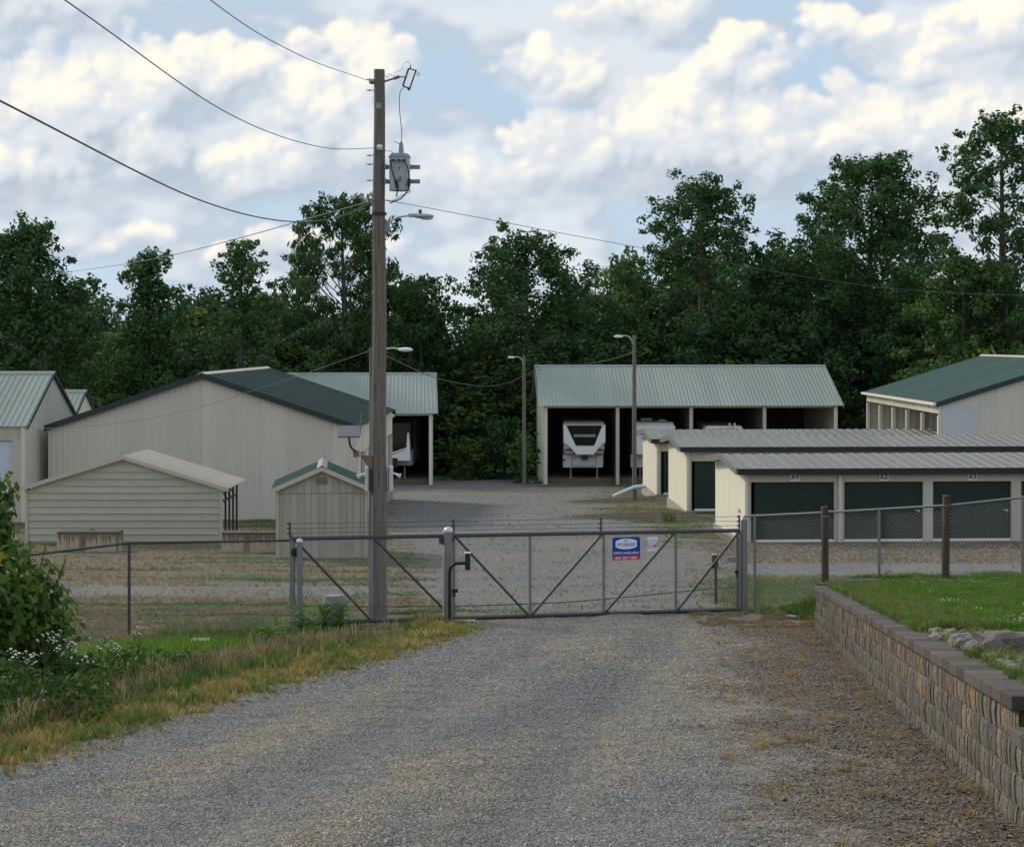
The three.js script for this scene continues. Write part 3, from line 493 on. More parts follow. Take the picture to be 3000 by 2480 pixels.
// the gate line runs from (-4.62, 34.5) to (4.58, 36.7)
const GX = (s) => lerp(-4.75, 4.58, s), GD = (s) => lerp(34.5, 36.7, s);
const gs = (dx) => (dx - 604) / (1520 - 604);              // position along the gate of an upright
{
  const g = thing('sliding_gate', 'wide chain-link sliding gate with diagonal braces across the gravel drive', 'gate'), off = .10;
  const top = (s) => lerp(1.69, 1.61, s), bot = (s) => lerp(-.02, -.08, s), P = (s, y, o = 0) => [GX(s), y, -GD(s) + off + o];
  obj('top_rail', bar(P(-.005, top(0)), P(.992, top(.992)), .042, 10), M.steelDark, g); obj('bottom_rail', bar(P(-.005, bot(0)), P(.995, bot(.995)), .046, 10), M.steelDark, g);
  const ups = [604, 757, 918, 1072, 1224, 1376, 1515].map(gs);
  ups.forEach((s) => obj('upright', bar(P(s, bot(s)), P(s, top(s)), .031, 8), M.steel, g));
  [[0, 1, 1], [1, 2, 1], [2, 3, 1], [3, 4, -1], [4, 5, -1], [5, 6, -1]].forEach(([i, j, k]) => { const a = ups[i] + .004, b = ups[j] - .004; obj('diagonal_brace', k > 0 ? bar(P(a, top(a) - .03, .035), P(b, bot(b) + .03, .035), .026, 8) : bar(P(a, bot(a) + .03, .035), P(b, top(b) - .03, .035), .026, 8), M.steelDark, g); });
  obj('chain_link_mesh', chain(P(0, bot(0), .05), P(.99, bot(.99), .05), P(0, top(0), .05), P(.99, top(.99), .05)), chainM, g);
  for (const dx of [597, 918, 1219, 1513]) { const s = gs(dx); obj('barbed_wire_arm', [bar(P(s, top(s)), P(s, top(s) + .33), .022, 6), ...[.1, .2, .3].map((h) => box(.05, .03, .03, GX(s) - .03, top(s) + h, -GD(s) + off))], M.steelDark, g); }
  for (const h of [.11, .2, .3]) { const pts = []; for (let k = 0; k <= 20; k++) { const s = lerp(-.008, .992, k / 20); pts.push(P(s, top(s) + h + .006 * Math.sin(k * 2.3 + h * 40))); } const w = [tube(pts, .0042, 60, 4)]; for (let k = 0; k < 80; k++) { const s = k / 80; w.push(bar(P(s, top(s) + h - .018), P(s + .002, top(s) + h + .018, .01), .0035, 3)); } obj('barbed_wire', w, M.steelDark, g); }
  obj('latch_plate', box(.2, .11, .04, GX(.975), 1.0, -GD(.975) + .16), M.steel, g); obj('padlock', [ball(.045, GX(.985), .74, -GD(.985) + .2, 1, 1.2, .7), ball(.03, GX(.985), .66, -GD(.985) + .2)], M.black, g); obj('end_bar', bar(P(.988, bot(.988)), P(.988, top(.988)), .024, 8), M.steelDark, g);
}
function gatePost(label, s, h, r, cap, o = 0) {
  const x = GX(s), d = GD(s), y = H(x, d), p = thing('gate_post', label, 'post', [x, y - .1, -d + o]);
  obj('tube', bar([0, 0, 0], [0, h + .1, 0], r, 14), M.steel, p); if (cap) obj('cap', new THREE.SphereGeometry(r * 1.25, 14, 8, 0, 6.3, 0, 1.6).translate(0, h + .1, 0), M.alu, p); else obj('cap', new THREE.ConeGeometry(r * 1.05, .09, 12).translate(0, h + .145, 0), M.steel, p);
  for (const t of [.25, .9, 1.4]) obj('band', bar([0, t * h / 1.9, 0], [0, t * h / 1.9 + .035, 0], r * 1.1, 12), M.steel, p);
  return p;
}
gatePost('thick gate post with rounded cap near the small shed', gs(618), 1.84, .058, true, .28);
{ const p = gatePost('thickest gate post with rounded cap behind the keypad stand', gs(908), 1.86, .083, true, .30); obj('roller', [new THREE.CylinderGeometry(.1, .1, .05, 16).rotateX(Math.PI / 2).translate(-.10, 1.78, -.12), box(.24, .12, .03, -.02, 1.8, -.09)], M.steelDark, p); obj('conduit', bar([-.10, .1, .04], [-.10, 1.6, .04], .018, 6), M.alu, p); }
{ const p = gatePost('latch post with pointed cap at right end of the gate', 1.004, 2.0, .072, false, .06); obj('receiver', [box(.05, .25, .05, -.09, .35, .02), box(.05, .2, .05, -.09, 1.55, .02)], M.steelDark, p); }
{ const p = gatePost('slim fence post with a roller beside the gate, left end', gs(597), 1.95, .038, false, -.12); obj('roller', new THREE.CylinderGeometry(.1, .1, .06, 16).rotateX(Math.PI / 2).translate(.14, 1.72, .32), M.black, p); }
// fence to the left of the gate
{
  const f = thing('chain_link_fence', 'low chain-link fence with one thin post left of the gate', 'fence'), pts = [[-4.85, 34.6, 1.63], [-7.95, 33.9, 1.66], [-10.6, 33.4, 1.38], [-13.2, 33.0, 1.2]];
  for (let k = 0; k + 1 < pts.length; k++) { const [x0, d0, y0] = pts[k], [x1, d1, y1] = pts[k + 1]; obj('top_rail', bar([x0, y0, -d0], [x1, y1, -d1], .026, 8), M.steelDark, f); obj('chain_link_mesh', chain([x0, H(x0, d0) + .02, -d0], [x1, H(x1, d1) + .02, -d1], [x0, y0, -d0], [x1, y1, -d1]), chainM, f); }
  for (let k = 1; k < pts.length; k++) { const [x, d, y] = pts[k]; obj('post', bar([x, H(x, d) - .1, -d], [x, y, -d], .03, 8), M.steelDark, f); }
}
// fence on the lawn to the right of the gate
const fenceD = (x) => lerp(36.9, 34.4, clamp((x - 4.6) / 4.2)), railY = (x) => x < 5.3 ? lerp(1.88, 1.95, (x - 4.6) / .7) : lerp(1.95, 2.55, (x - 5.3) / 4.9);
{
  const f = thing('chain_link_fence', 'chain-link fence rising over the lawn right of the gate', 'fence'), xs = [4.66, 5.95, 7.25, 8.55, 9.95, 11.6, 13.4];
  for (let k = 0; k + 1 < xs.length; k++) { const a = xs[k], b = xs[k + 1], g = (x) => Math.max(H(x, fenceD(x)), lawnH(x, fenceD(x))) + .02; obj('top_rail', bar([a, railY(a), -fenceD(a)], [b, railY(b), -fenceD(b)], .025, 8), M.steel, f); obj('chain_link_mesh', chain([a, g(a), -fenceD(a)], [b, g(b), -fenceD(b)], [a, railY(a), -fenceD(a)], [b, railY(b), -fenceD(b)]), chainM, f); }
  for (const x of [4.86, 7.25, 9.95, 11.6]) obj('post', bar([x, Math.max(H(x, fenceD(x)), lawnH(x, fenceD(x))) - .1, -fenceD(x)], [x, railY(x) + .03, -fenceD(x)], .03, 8), M.steel, f);
}
for (const [x, top, label] of [[6.22, 2.2, 'square wooden fence post behind the end of the retaining wall'], [8.42, 2.55, 'taller square wooden fence post standing in the lawn']]) {
  const d = fenceD(x) - .12, y = Math.max(H(x, d), lawnH(x, d)), p = thing('wooden_post', label, 'post', [x, y - .25, -d], .12, 'wooden fence posts'); const m = obj('post', cbox(.125, top - y + .25, .125, .008, 0, (top - y + .25) / 2, 0), M.post, p); m.rotation.z = x > 7 ? -.012 : .006; obj('wire_tie', box(.14, .02, .14, 0, top - y + .05, 0), M.steel, p);
}
// signs on the gate
function sign(name, label, x, y, z, turn, w, h, draw) {
  const c = document.createElement('canvas'); c.width = 512; c.height = Math.round(512 * h / w); draw(c.getContext('2d'), c.width, c.height); const t = new THREE.CanvasTexture(c); t.colorSpace = THREE.SRGBColorSpace; t.anisotropy = 8;
  const s = thing(name, label, 'sign', [x, y, z], turn), m = obj('panel', new THREE.BoxGeometry(w, h, .006), [M.plate, M.plate, M.plate, M.plate, std([1, 1, 1], .4, { map: t }), M.plate][4], s); for (const [a, b] of [[-1, 1], [1, 1], [-1, -1], [1, -1]]) obj('tie', new THREE.TorusGeometry(.012, .003, 5, 8).translate(a * (w / 2 - .03), b * (h / 2 - .03), .004), M.alu, s); return m;
}
{
  const s = gs(1271), t = Math.atan2(GD(1) - GD(0), GX(1) - GX(0));
  sign('gate_sign', 'blue and red storage sign with white lettering on the gate', GX(s), 1.31, -GD(s) + .22, t, .625, .495, (x, w, h) => {
    x.fillStyle = '#0b3a94'; x.fillRect(0, 0, w, h); x.fillStyle = '#b01226'; x.fillRect(0, h * .79, w, h * .21); x.strokeStyle = '#9fc4ee'; x.lineWidth = 6; x.strokeRect(3, 3, w - 6, h - 6);
    x.fillStyle = '#d9ecfb'; x.beginPath(); x.moveTo(w * .13, h * .17); x.quadraticCurveTo(w * .5, h * -.02, w * .87, h * .17); x.lineTo(w * .87, h * .44); x.quadraticCurveTo(w * .5, h * .62, w * .13, h * .44); x.closePath(); x.fill();
    x.textAlign = 'center'; x.font = 'bold 62px sans-serif'; x.fillStyle = '#c3162d'; x.fillText('A1', w * .5, h * .215); x.font = 'bold 76px sans-serif'; x.fillStyle = '#0a2458'; const parts = [['ST', '#0a2458'], ['O', '#c3162d'], ['RAGE', '#0a2458']]; let tw = 0; for (const [q] of parts) tw += x.measureText(q).width; let px = w * .5 - tw / 2; x.textAlign = 'left'; for (const [q, c] of parts) { x.fillStyle = c; x.fillText(q, px, h * .40); px += x.measureText(q).width; }
    x.textAlign = 'center'; x.font = 'bold 24px sans-serif'; x.fillStyle = '#3a6fb8'; x.fillText('LLC', w * .5, h * .49); x.font = 'bold 55px sans-serif'; x.fillStyle = '#d9e8fb'; x.fillText('UNITS AVAILABLE', w * .5, h * .735, w * .92); x.font = 'bold 66px sans-serif'; x.fillStyle = '#f6dfe2'; x.fillText('931-787-1087', w * .5, h * .955, w * .92);
  });
  const s2 = gs(1326), c = document.createElement('canvas'); c.width = 192; c.height = 256; const x = c.getContext('2d'); x.fillStyle = '#dfe3e6'; x.fillRect(0, 0, 192, 256); x.fillStyle = '#c99aa0'; x.fillRect(20, 62, 150, 12); x.fillRect(30, 84, 120, 8); x.fillStyle = '#9fb9c8'; x.fillRect(46, 112, 100, 22); x.fillStyle = '#cf9aa6'; x.fillRect(14, 150, 165, 34); x.fillStyle = '#c2455f'; x.beginPath(); x.arc(136, 166, 24, 0, 7); x.fill(); x.fillStyle = '#a9c4e2'; x.fillRect(20, 198, 150, 28);
  const tt = new THREE.CanvasTexture(c); tt.colorSpace = THREE.SRGBColorSpace; const sg = thing('notice_sign', 'small faded notice with a narrow waist right of the blue sign', 'sign', [GX(s2), 1.39, -GD(s2) + .22], t), w = .125, hh = .15, g = poly([[-w, hh], [w, hh], [w * .85, hh * .35], [w * .5, .0], [w * .9, -hh * .4], [w * .8, -hh], [-w * .8, -hh], [-w * .9, -hh * .4], [-w * .5, 0], [-w * .85, hh * .35]], .005), pp = g.attributes.position, uu = g.attributes.uv; for (let i = 0; i < pp.count; i++) uu.setXY(i, (pp.getX(i) + w) / (2 * w), (pp.getY(i) + hh) / (2 * hh));
  obj('panel', g, std([1, 1, 1], .5, { map: tt }), sg);
}
// gate motor, its chain, keypad stand, reader post
{
  const x = -4.02, d = 35.1, y = H(x, d), b = thing('gate_operator', 'black gate motor box with grey lid behind the gate', 'gate motor', [x, y - .02, -d]);
  obj('housing', [cbox(.40, .52, .38, .04, 0, .26, 0)], M.black, b); obj('lid', new THREE.CylinderGeometry(.2, .235, .16, 20).scale(1, 1, .95).translate(0, .57, 0), std([.20, .21, .22], .5), b); obj('label_plate', box(.2, .2, .01, .02, .36, .196), std([.09, .07, .04], .6), b); obj('base_pad', box(.6, .06, .55, 0, .01, 0), M.conc, b);
  const ch = []; for (let k = 0; k <= 24; k++) { const s = lerp(.02, .985, k / 24); ch.push([GX(s), lerp(.27, .34, sstep(.55, 1, s)) - .13 * Math.sin(Math.PI * clamp(s / .95)) + .05, -GD(s) + .02]); } tag(obj('drive_chain', tube(ch, .013, 80, 5), M.steelDark), 'slack black drive chain hanging low along the gate', 'chain');
}
{
  const s = gs(912), x = GX(s), d = GD(s) - .62, y = H(x, d), b = thing('keypad_stand', 'black gooseneck keypad stand on a small concrete pad', 'keypad stand', [x, y - .02, -d]);
  obj('stem', tube([[0, .05, 0], [0, .6, 0], [0, 1.05, 0], [.03, 1.17, .02], [.11, 1.235, .03], [.25, 1.25, .04], [.34, 1.25, .05]], .034, 40, 10), M.black, b); obj('base_plate', new THREE.CylinderGeometry(.1, .11, .07, 14).translate(0, .05, 0), M.black, b);
  const k = obj('keypad_box', cbox(.105, .34, .12, .012, .37, 1.29, .06), M.black, b); obj('hood', box(.13, .02, .15, .37, 1.465, .07), M.plate, k); obj('sensor', [box(.06, .1, .06, .09, .62, 0), box(.12, .07, .06, .11, .69, .02)], M.black, b);
  obj('pad', cbox(.86, .12, .7, .01, .08, -.02, -.05), std([.46, .45, .42], .95, { bumpMap: grainB, bumpScale: .004 }), b);
}
{
  const d = 38.2, x = (1468 * 1.42857 - 1550) * d / 5000, y = H(x, d), b = thing('reader_post', 'thin black post with card reader behind the right gate section', 'post', [x, y - .05, -d]);
  obj('post', box(.06, .98, .06, 0, .49, 0), M.black, b); obj('reader_box', cbox(.13, .3, .12, .01, -.02, 1.0, .02), M.black, b); obj('cap', box(.1, .02, .12, -.04, 1.165, .02), M.alu, b);
}
// ---------------------------------------------------------------- poles and wires
const PD = 35.5, PX = -3.12, PB = H(PX, PD);
function shaft(h, r0, r1, seed, seg = 22) {                // a wooden pole, a little crooked
  const n = 26, P = [], U = [], I = [], r = createNoise2D(rng(seed));
  for (let j = 0; j <= n; j++) for (let i = 0; i <= seg; i++) { const a = i / seg * 2 * Math.PI, t = j / n, q = lerp(r0, r1, t) * (1 + .03 * r(Math.cos(a) * 1.5, t * 9 + Math.sin(a))), ox = .012 * r(t * 2.2, 7) * h / 8; P.push(ox + Math.cos(a) * q, t * h, Math.sin(a) * q); U.push(i / seg, t * h); }
  for (let j = 0; j < n; j++) for (let i = 0; i < seg; i++) { const a = j * (seg + 1) + i; I.push(a, a + seg + 1, a + 1, a + 1, a + seg + 1, a + seg + 2); }
  const g = new THREE.BufferGeometry(); g.setAttribute('position', new THREE.Float32BufferAttribute(P, 3)); g.setAttribute('uv', new THREE.Float32BufferAttribute(U, 2)); g.setIndex(I); g.computeVertexNormals();
  return merge([g, new THREE.CircleGeometry(r1, seg).rotateX(-Math.PI / 2).translate(0, h, 0)]);
}
const py = (src) => EYE + (1000 - src) * PD / 5000, px = (src) => (src - 1550) * PD / 5000;
{
  const h = py(204) - PB + .2, p = thing('utility_pole', 'tall weathered wooden utility pole standing behind the gate', 'utility pole', [PX, PB - .2, -PD]), L = (y) => y - PB + .2;
  obj('shaft', shaft(h, .182, .112, 3), M.pole, p);
  obj('pole_top_insulator', [ball(.055, -.14, L(py(240)), .03, 1.3, 1, 1), bar([-.1, L(py(240)), .03], [-.2, L(py(240)), .03], .03, 8)], M.steel, p); obj('neutral_spool', [ball(.05, .02, L(py(433)), .16, 1, .8, .7), box(.11, .1, .06, .02, L(py(433)), .135)], M.plate, p);
  for (const y of [232, 264, 455, 481, 528]) obj('through_bolt', [bar([-.26, L(py(y)), 0], [.02, L(py(y)), 0], .011, 6), ball(.022, -.2, L(py(y)), 0)], M.steel, p);
  obj('pole_tag', box(.11, .12, .01, .0, L(py(312)), .128), M.rvGrey, p); obj('ground_wire', tube([[-.13, L(py(560)), .06], [-.15, L(py(900)), .08], [-.165, L(py(1250)), .09], [-.175, L(py(1500)), .09], [-.18, .3, .09]], .006, 40, 4), M.cable, p);
  obj('conduit', bar([-.19, .1, -.03], [-.185, L(py(1470)), -.03], .032, 8), std([.16, .15, .14], .8), p); obj('strap', [bar([0, L(py(622)), 0], [0, L(py(630)), 0], .157, 18)], M.black, p);
}
{
  const t = thing('transformer', 'grey transformer can hanging on the utility pole', 'transformer', [px(1172), py(560), -PD + .12]), tp = py(460) - py(560), R = .215;
  obj('tank', new THREE.CylinderGeometry(R, R, tp, 30).translate(0, tp / 2, 0), M.tank, t); obj('lid', new THREE.CylinderGeometry(R * .86, R * 1.1, .07, 30).translate(0, tp + .02, 0), std([.22, .25, .32], .4), t);
  obj('bushing', [new THREE.CylinderGeometry(.045, .06, .2, 14).translate(.03, tp + .14, 0), new THREE.CylinderGeometry(.03, .045, .07, 12).translate(.03, tp + .27, 0), bar([.03, tp + .24, 0], [-.12, tp + .32, 0], .008, 5)], std([.25, .28, .38], .4), t);
  for (const y of [tp - .2, .21]) obj('mounting_bracket', [box(.86, .085, .05, -.02, y, -.19), box(.05, .09, .2, -.30, y, -.12), box(.05, .09, .2, .2, y, -.12)], std([.22, .24, .33], .45), t);
  for (const [x, n] of [[-.12, 0], [0, 1], [.11, 2]]) obj('terminal', [bar([x, tp - .1, R * .82], [x, tp - .1, R + .07], .025, 8), box(.07, .04, .05, x, tp - .1, R + .05)], M.steelDark, t);
  obj('cable', tube([[-.17, tp - .1, .24], [-.13, tp - .35, .25], [-.06, .16, .26], [-.03, .03, .25], [-.05, -.14, .2]], .016, 24, 6), M.black, t); obj('cable', tube([[.11, tp - .1, .26], [.18, tp - .25, .23], [.21, .2, .2], [.2, .05, .18], [.05, -.16, .12], [-.2, -.26, .06]], .014, 28, 6), M.black, t); obj('connector', [tube([[-.06, .2, .265], [-.03, .04, .26]], .034, 6, 8), tube([[.21, .22, .19], [.2, .08, .18]], .034, 6, 8)], M.black, t); obj('drain_valve', [ball(.025, -.22, .16, .04), ball(.02, 0, tp - .26, R)], M.steelDark, t);
  const c = document.createElement('canvas'); c.width = 64; c.height = 96; const x = c.getContext('2d'); x.fillStyle = '#a3aeb6'; x.fillRect(0, 0, 64, 96); x.fillStyle = '#3a4653'; x.font = 'bold 54px sans-serif'; x.textAlign = 'center'; x.fillText('15', 32, 66); const tt = new THREE.CanvasTexture(c); tt.colorSpace = THREE.SRGBColorSpace; obj('rating_number', new THREE.CylinderGeometry(R + .002, R + .002, .12, 6, 1, true, -.05, .3).translate(0, .22, 0), std([.52, .56, .6], .45, { map: tt }), t);
}
{
  const f = thing('fuse_cutout', 'fuse cutout on a bracket arm at the pole top', 'fuse', [px(1107), py(240), -PD]);
  obj('bracket_arm', [bar([.1, 0, 0], [.42, .1, .02], .022, 8), bar([.33, .07, .02], [.45, .115, .02], .036, 10), bar([.42, .11, .02], [.56, .10, .02], .014, 6)], M.steel, f); obj('frame', [bar([.64, .28, .02], [.52, -.08, .02], .02, 8), bar([.64, .28, .02], [.81, .23, .02], .014, 6), bar([.52, -.08, .02], [.66, -.14, .02], .016, 6)], M.steelDark, f); obj('fuse_tube', [bar([.79, .23, .02], [.66, -.14, .02], .017, 8), ball(.035, .645, -.145, .02), new THREE.TorusGeometry(.03, .006, 5, 10).translate(.84, .16, .02), bar([.68, .28, .02], [.68, .34, .02], .012, 5)], M.steelDark, f);
  obj('jumper_wire', tube([[.12, .09, .05], [.16, .13, .04], [.2, .08, .05], [.25, .17, .04], [.31, .11, .05], [.37, .2, .03], [.48, .24, .02], [.55, .38, .02], [.64, .42, .02], [.69, .33, .02]], .006, 60, 5), M.wire, f); obj('jumper_wire', tube([[.55, -.1, .02], [.47, -.2, .03], [.45, -.5, .04], [.48, -.85, .05], [.5, -1.05, .06], [.49, -1.3, .1]], .008, 40, 5), M.cable, f);
}
{
  const s = thing('street_light', 'street light on a curved arm below the transformer', 'street light', [PX, py(660), -PD]);
  obj('arm', tube([[.14, -.06, 0], [.22, .06, .02], [.36, .15, .04], [.55, .19, .06], [.72, .2, .08]], .02, 26, 8), M.alu, s); obj('mount', box(.1, .22, .07, .17, -.02, 0), M.steel, s);
  obj('lamp_head', [new THREE.SphereGeometry(.2, 16, 10).scale(1.1, .26, .55).translate(.93, .185, .1), box(.2, .07, .12, .72, .2, .08)], std([.36, .37, .46], .4), s); obj('photocell', new THREE.CylinderGeometry(.035, .035, .08, 10).translate(.86, .28, .1), M.steelDark, s); obj('lens', new THREE.SphereGeometry(.13, 14, 8).scale(1, .25, .6).translate(1.0, .14, .1), std([.5, .5, .52], .2), s);
}
{
  const s = thing('solar_panel', 'small solar panel on a bent bracket on the utility pole', 'solar panel', [px(1085), py(1335), -PD + .14]);
  const a = obj('panel', box(.42, .03, .3, 0, 0, 0), std([.25, .23, .25], .5), s); a.position.set(-.42, .52, .1); a.rotation.set(.75, .06, -.05); obj('frame', [box(.44, .036, .02, 0, 0, .15), box(.44, .036, .02, 0, 0, -.15), box(.02, .036, .3, .215, 0, 0), box(.02, .036, .3, -.215, 0, 0)], M.steel, a); obj('antenna', bar([-.19, .45, 0], [-.19, .9, 0], .008, 5), M.steel, s);
  obj('arm', tube([[-.42, .46, .1], [-.41, .3, .1], [-.37, .18, .08], [-.28, .1, .05]], .022, 20, 8), M.black, s); obj('bracket', [box(.12, .13, .06, -.27, .08, .03).rotateZ(.1), poly([[-.2, .02], [.05, .02], [.05, -.28], [0, -.28]], .04)], std([.20, .13, .08], .8), s);
}
for (const [sd, label] of [[-1, 'white meter box with lamp on left side of the pole'], [1, 'white meter box with lamp on right side of the pole']]) {
  const m = thing('meter_box', label, 'meter box', [PX + sd * .19, py(1438), -PD + (sd > 0 ? -.05 : .06)], 0, 'white meter boxes on the utility pole');
  obj('case', cbox(.08, .52, .2, .01, sd * .05, .26, 0), M.rvWhite, m); obj('rim', box(.02, .5, .22, -sd * .0, .26, .02), M.steelDark, m); obj('lamp_head', new THREE.ConeGeometry(.055, .14, 12, 1).rotateZ(sd * 1.25).translate(sd * .19, .33, .03), M.rvWhite, m); obj('lamp_neck', bar([sd * .08, .37, .02], [sd * .2, .35, .03], .02, 6), M.plate, m);
}
function yardPole(label, x, d, top, arm, r) {
  const y = H(x, d), h = top - y, p = thing('yard_light_pole', label, 'light pole', [x, y - .2, -d], 0, 'yard light poles');
  obj('shaft', shaft(h + .2, r * 1.15, r * .8, Math.round(d), 14), M.pole, p); const q = (v) => [v[0] * arm, v[1] + h + .2, v[2]];
  obj('arm', tube([[.08, -.35, .05], [.2, -.12, .06], [.42, -.03, .08], [.62, -.05, .1]].map(q), .024, 20, 7), M.alu, p); obj('lamp_head', new THREE.SphereGeometry(.16, 14, 8).scale(1.35, .4, .7).translate(arm * .74, h + .13, .11), M.plate, p); obj('bracket', box(.08, .2, .08, arm * r * .7, h - .15, .05), M.steel, p); return p;
}
yardPole('yard light pole close behind the tall utility pole', -4.47, 48.5, 5.5, 1.3, .085);
yardPole('yard light pole in the gap between the two trailer sheds', (1075 * 1.42857 - 1550) * 98 / 5000, 98, EYE - 43 * 98 / 5000, -1, .105);
yardPole('yard light pole beside the light blue drain pipe', (1301 * 1.42857 - 1550) * 79 / 5000, 79, EYE + 19 * 79 / 5000, -1, .10);
function wire(label, pts, r) { tag(obj('power_line', tube(pts, r, 90, 5), M.cable), label, 'wire'); }
const lx = (d) => PX - .0394 * (PD - d);
wire('uppermost bare wire reaching the pole top from the upper left', [[lx(-12), 10.9, 12], [lx(5), 9.75, -5], [lx(20), 9.66, -20], [lx(25.4), 9.97, -25.4], [PX - .15, py(240), -PD + .03]], .0065);
wire('middle wire meeting the pole above the transformer', [[lx(-12), 9.7, 12], [lx(2), 8.8, -2], [lx(14.6), 8.56, -14.6], [lx(21), 8.46, -21], [lx(28), 8.85, -28], [PX, py(436), -PD + .17]], .0065);
wire('lowest thick twisted cable reaching the pole from the left', [[lx(-12), 8.7, 12], [lx(3), 7.8, -3], [lx(12.4), 7.5, -12.4], [lx(19.5), 7.27, -19.5], [lx(25), 7.42, -25], [lx(30), 7.85, -30], [PX - .1, py(590), -PD + .14]], .009);
wire('cable running from the pole to the left tree line', [[PX - .14, py(588), -PD], [-10.2, 8.25, -50], [-19, 8.65, -72], [-28, 9.7, -100]], .011);
wire('cable running from the pole right across the trees', [[PX + .14, py(586), -PD + .05], [2.8, 8.1, -44.1], [11.5, 7.5, -57], [20.3, 7.55, -70], [30, 8.0, -84]], .007);
wire('thin low wire crossing in front of the warehouse gable', [[-4.5, 5.4, -48.4], [-8.2, 4.28, -54], [-12.6, 3.1, -58.5], [-17.6, 2.45, -63], [-19.45, 2.5, -66]], .008);
wire('thin wire sagging from pole to the four-bay shed', [[-4.4, 5.4, -48.6], [-3.4, 4.2, -66], [-1.6, 3.5, -84], [.6, 4.0, -103]], .016);
wire('short wire from yard light pole to the shed corner', [[-.3, EYE - 52 * .0196, -98], [.25, 4.4, -101], [.7, 3.9, -104]], .015);
wire('thin wire behind the shed ridge from the pipe-side pole', [[4.9, EYE - 30 * 79 / 5000, -79], [4.3, 4.6, -95], [3.4, 4.25, -106]], .015);
wire('looping service wires under the transformer', [[PX + .13, py(588), -PD + .1], [px(1150), py(590), -PD + .15], [px(1185), py(572), -PD + .2], [px(1205), py(563), -PD + .16]], .008);
wire('thin neutral loop from the pole to the transformer lid', [[PX - .1, py(452), -PD + .16], [PX + .2, py(444), -PD + .17], [px(1150), py(448), -PD + .15], [px(1161), py(458), -PD + .12]], .006);
// drain pipe
{ const d = 78.2, X = (s) => (s - 1550) * d / 5000, pts = [[1795, 1457], [1840, 1437], [1865, 1428], [1893, 1427]].map(([a, b]) => [X(a), EYE - (b - 1000) * d / 5000 + .04, -d]); tag(obj('drain_pipe', [tube(pts, .085, 30, 12)], M.pvc), 'light blue plastic drain pipe lying beside the end storage row', 'pipe'); }

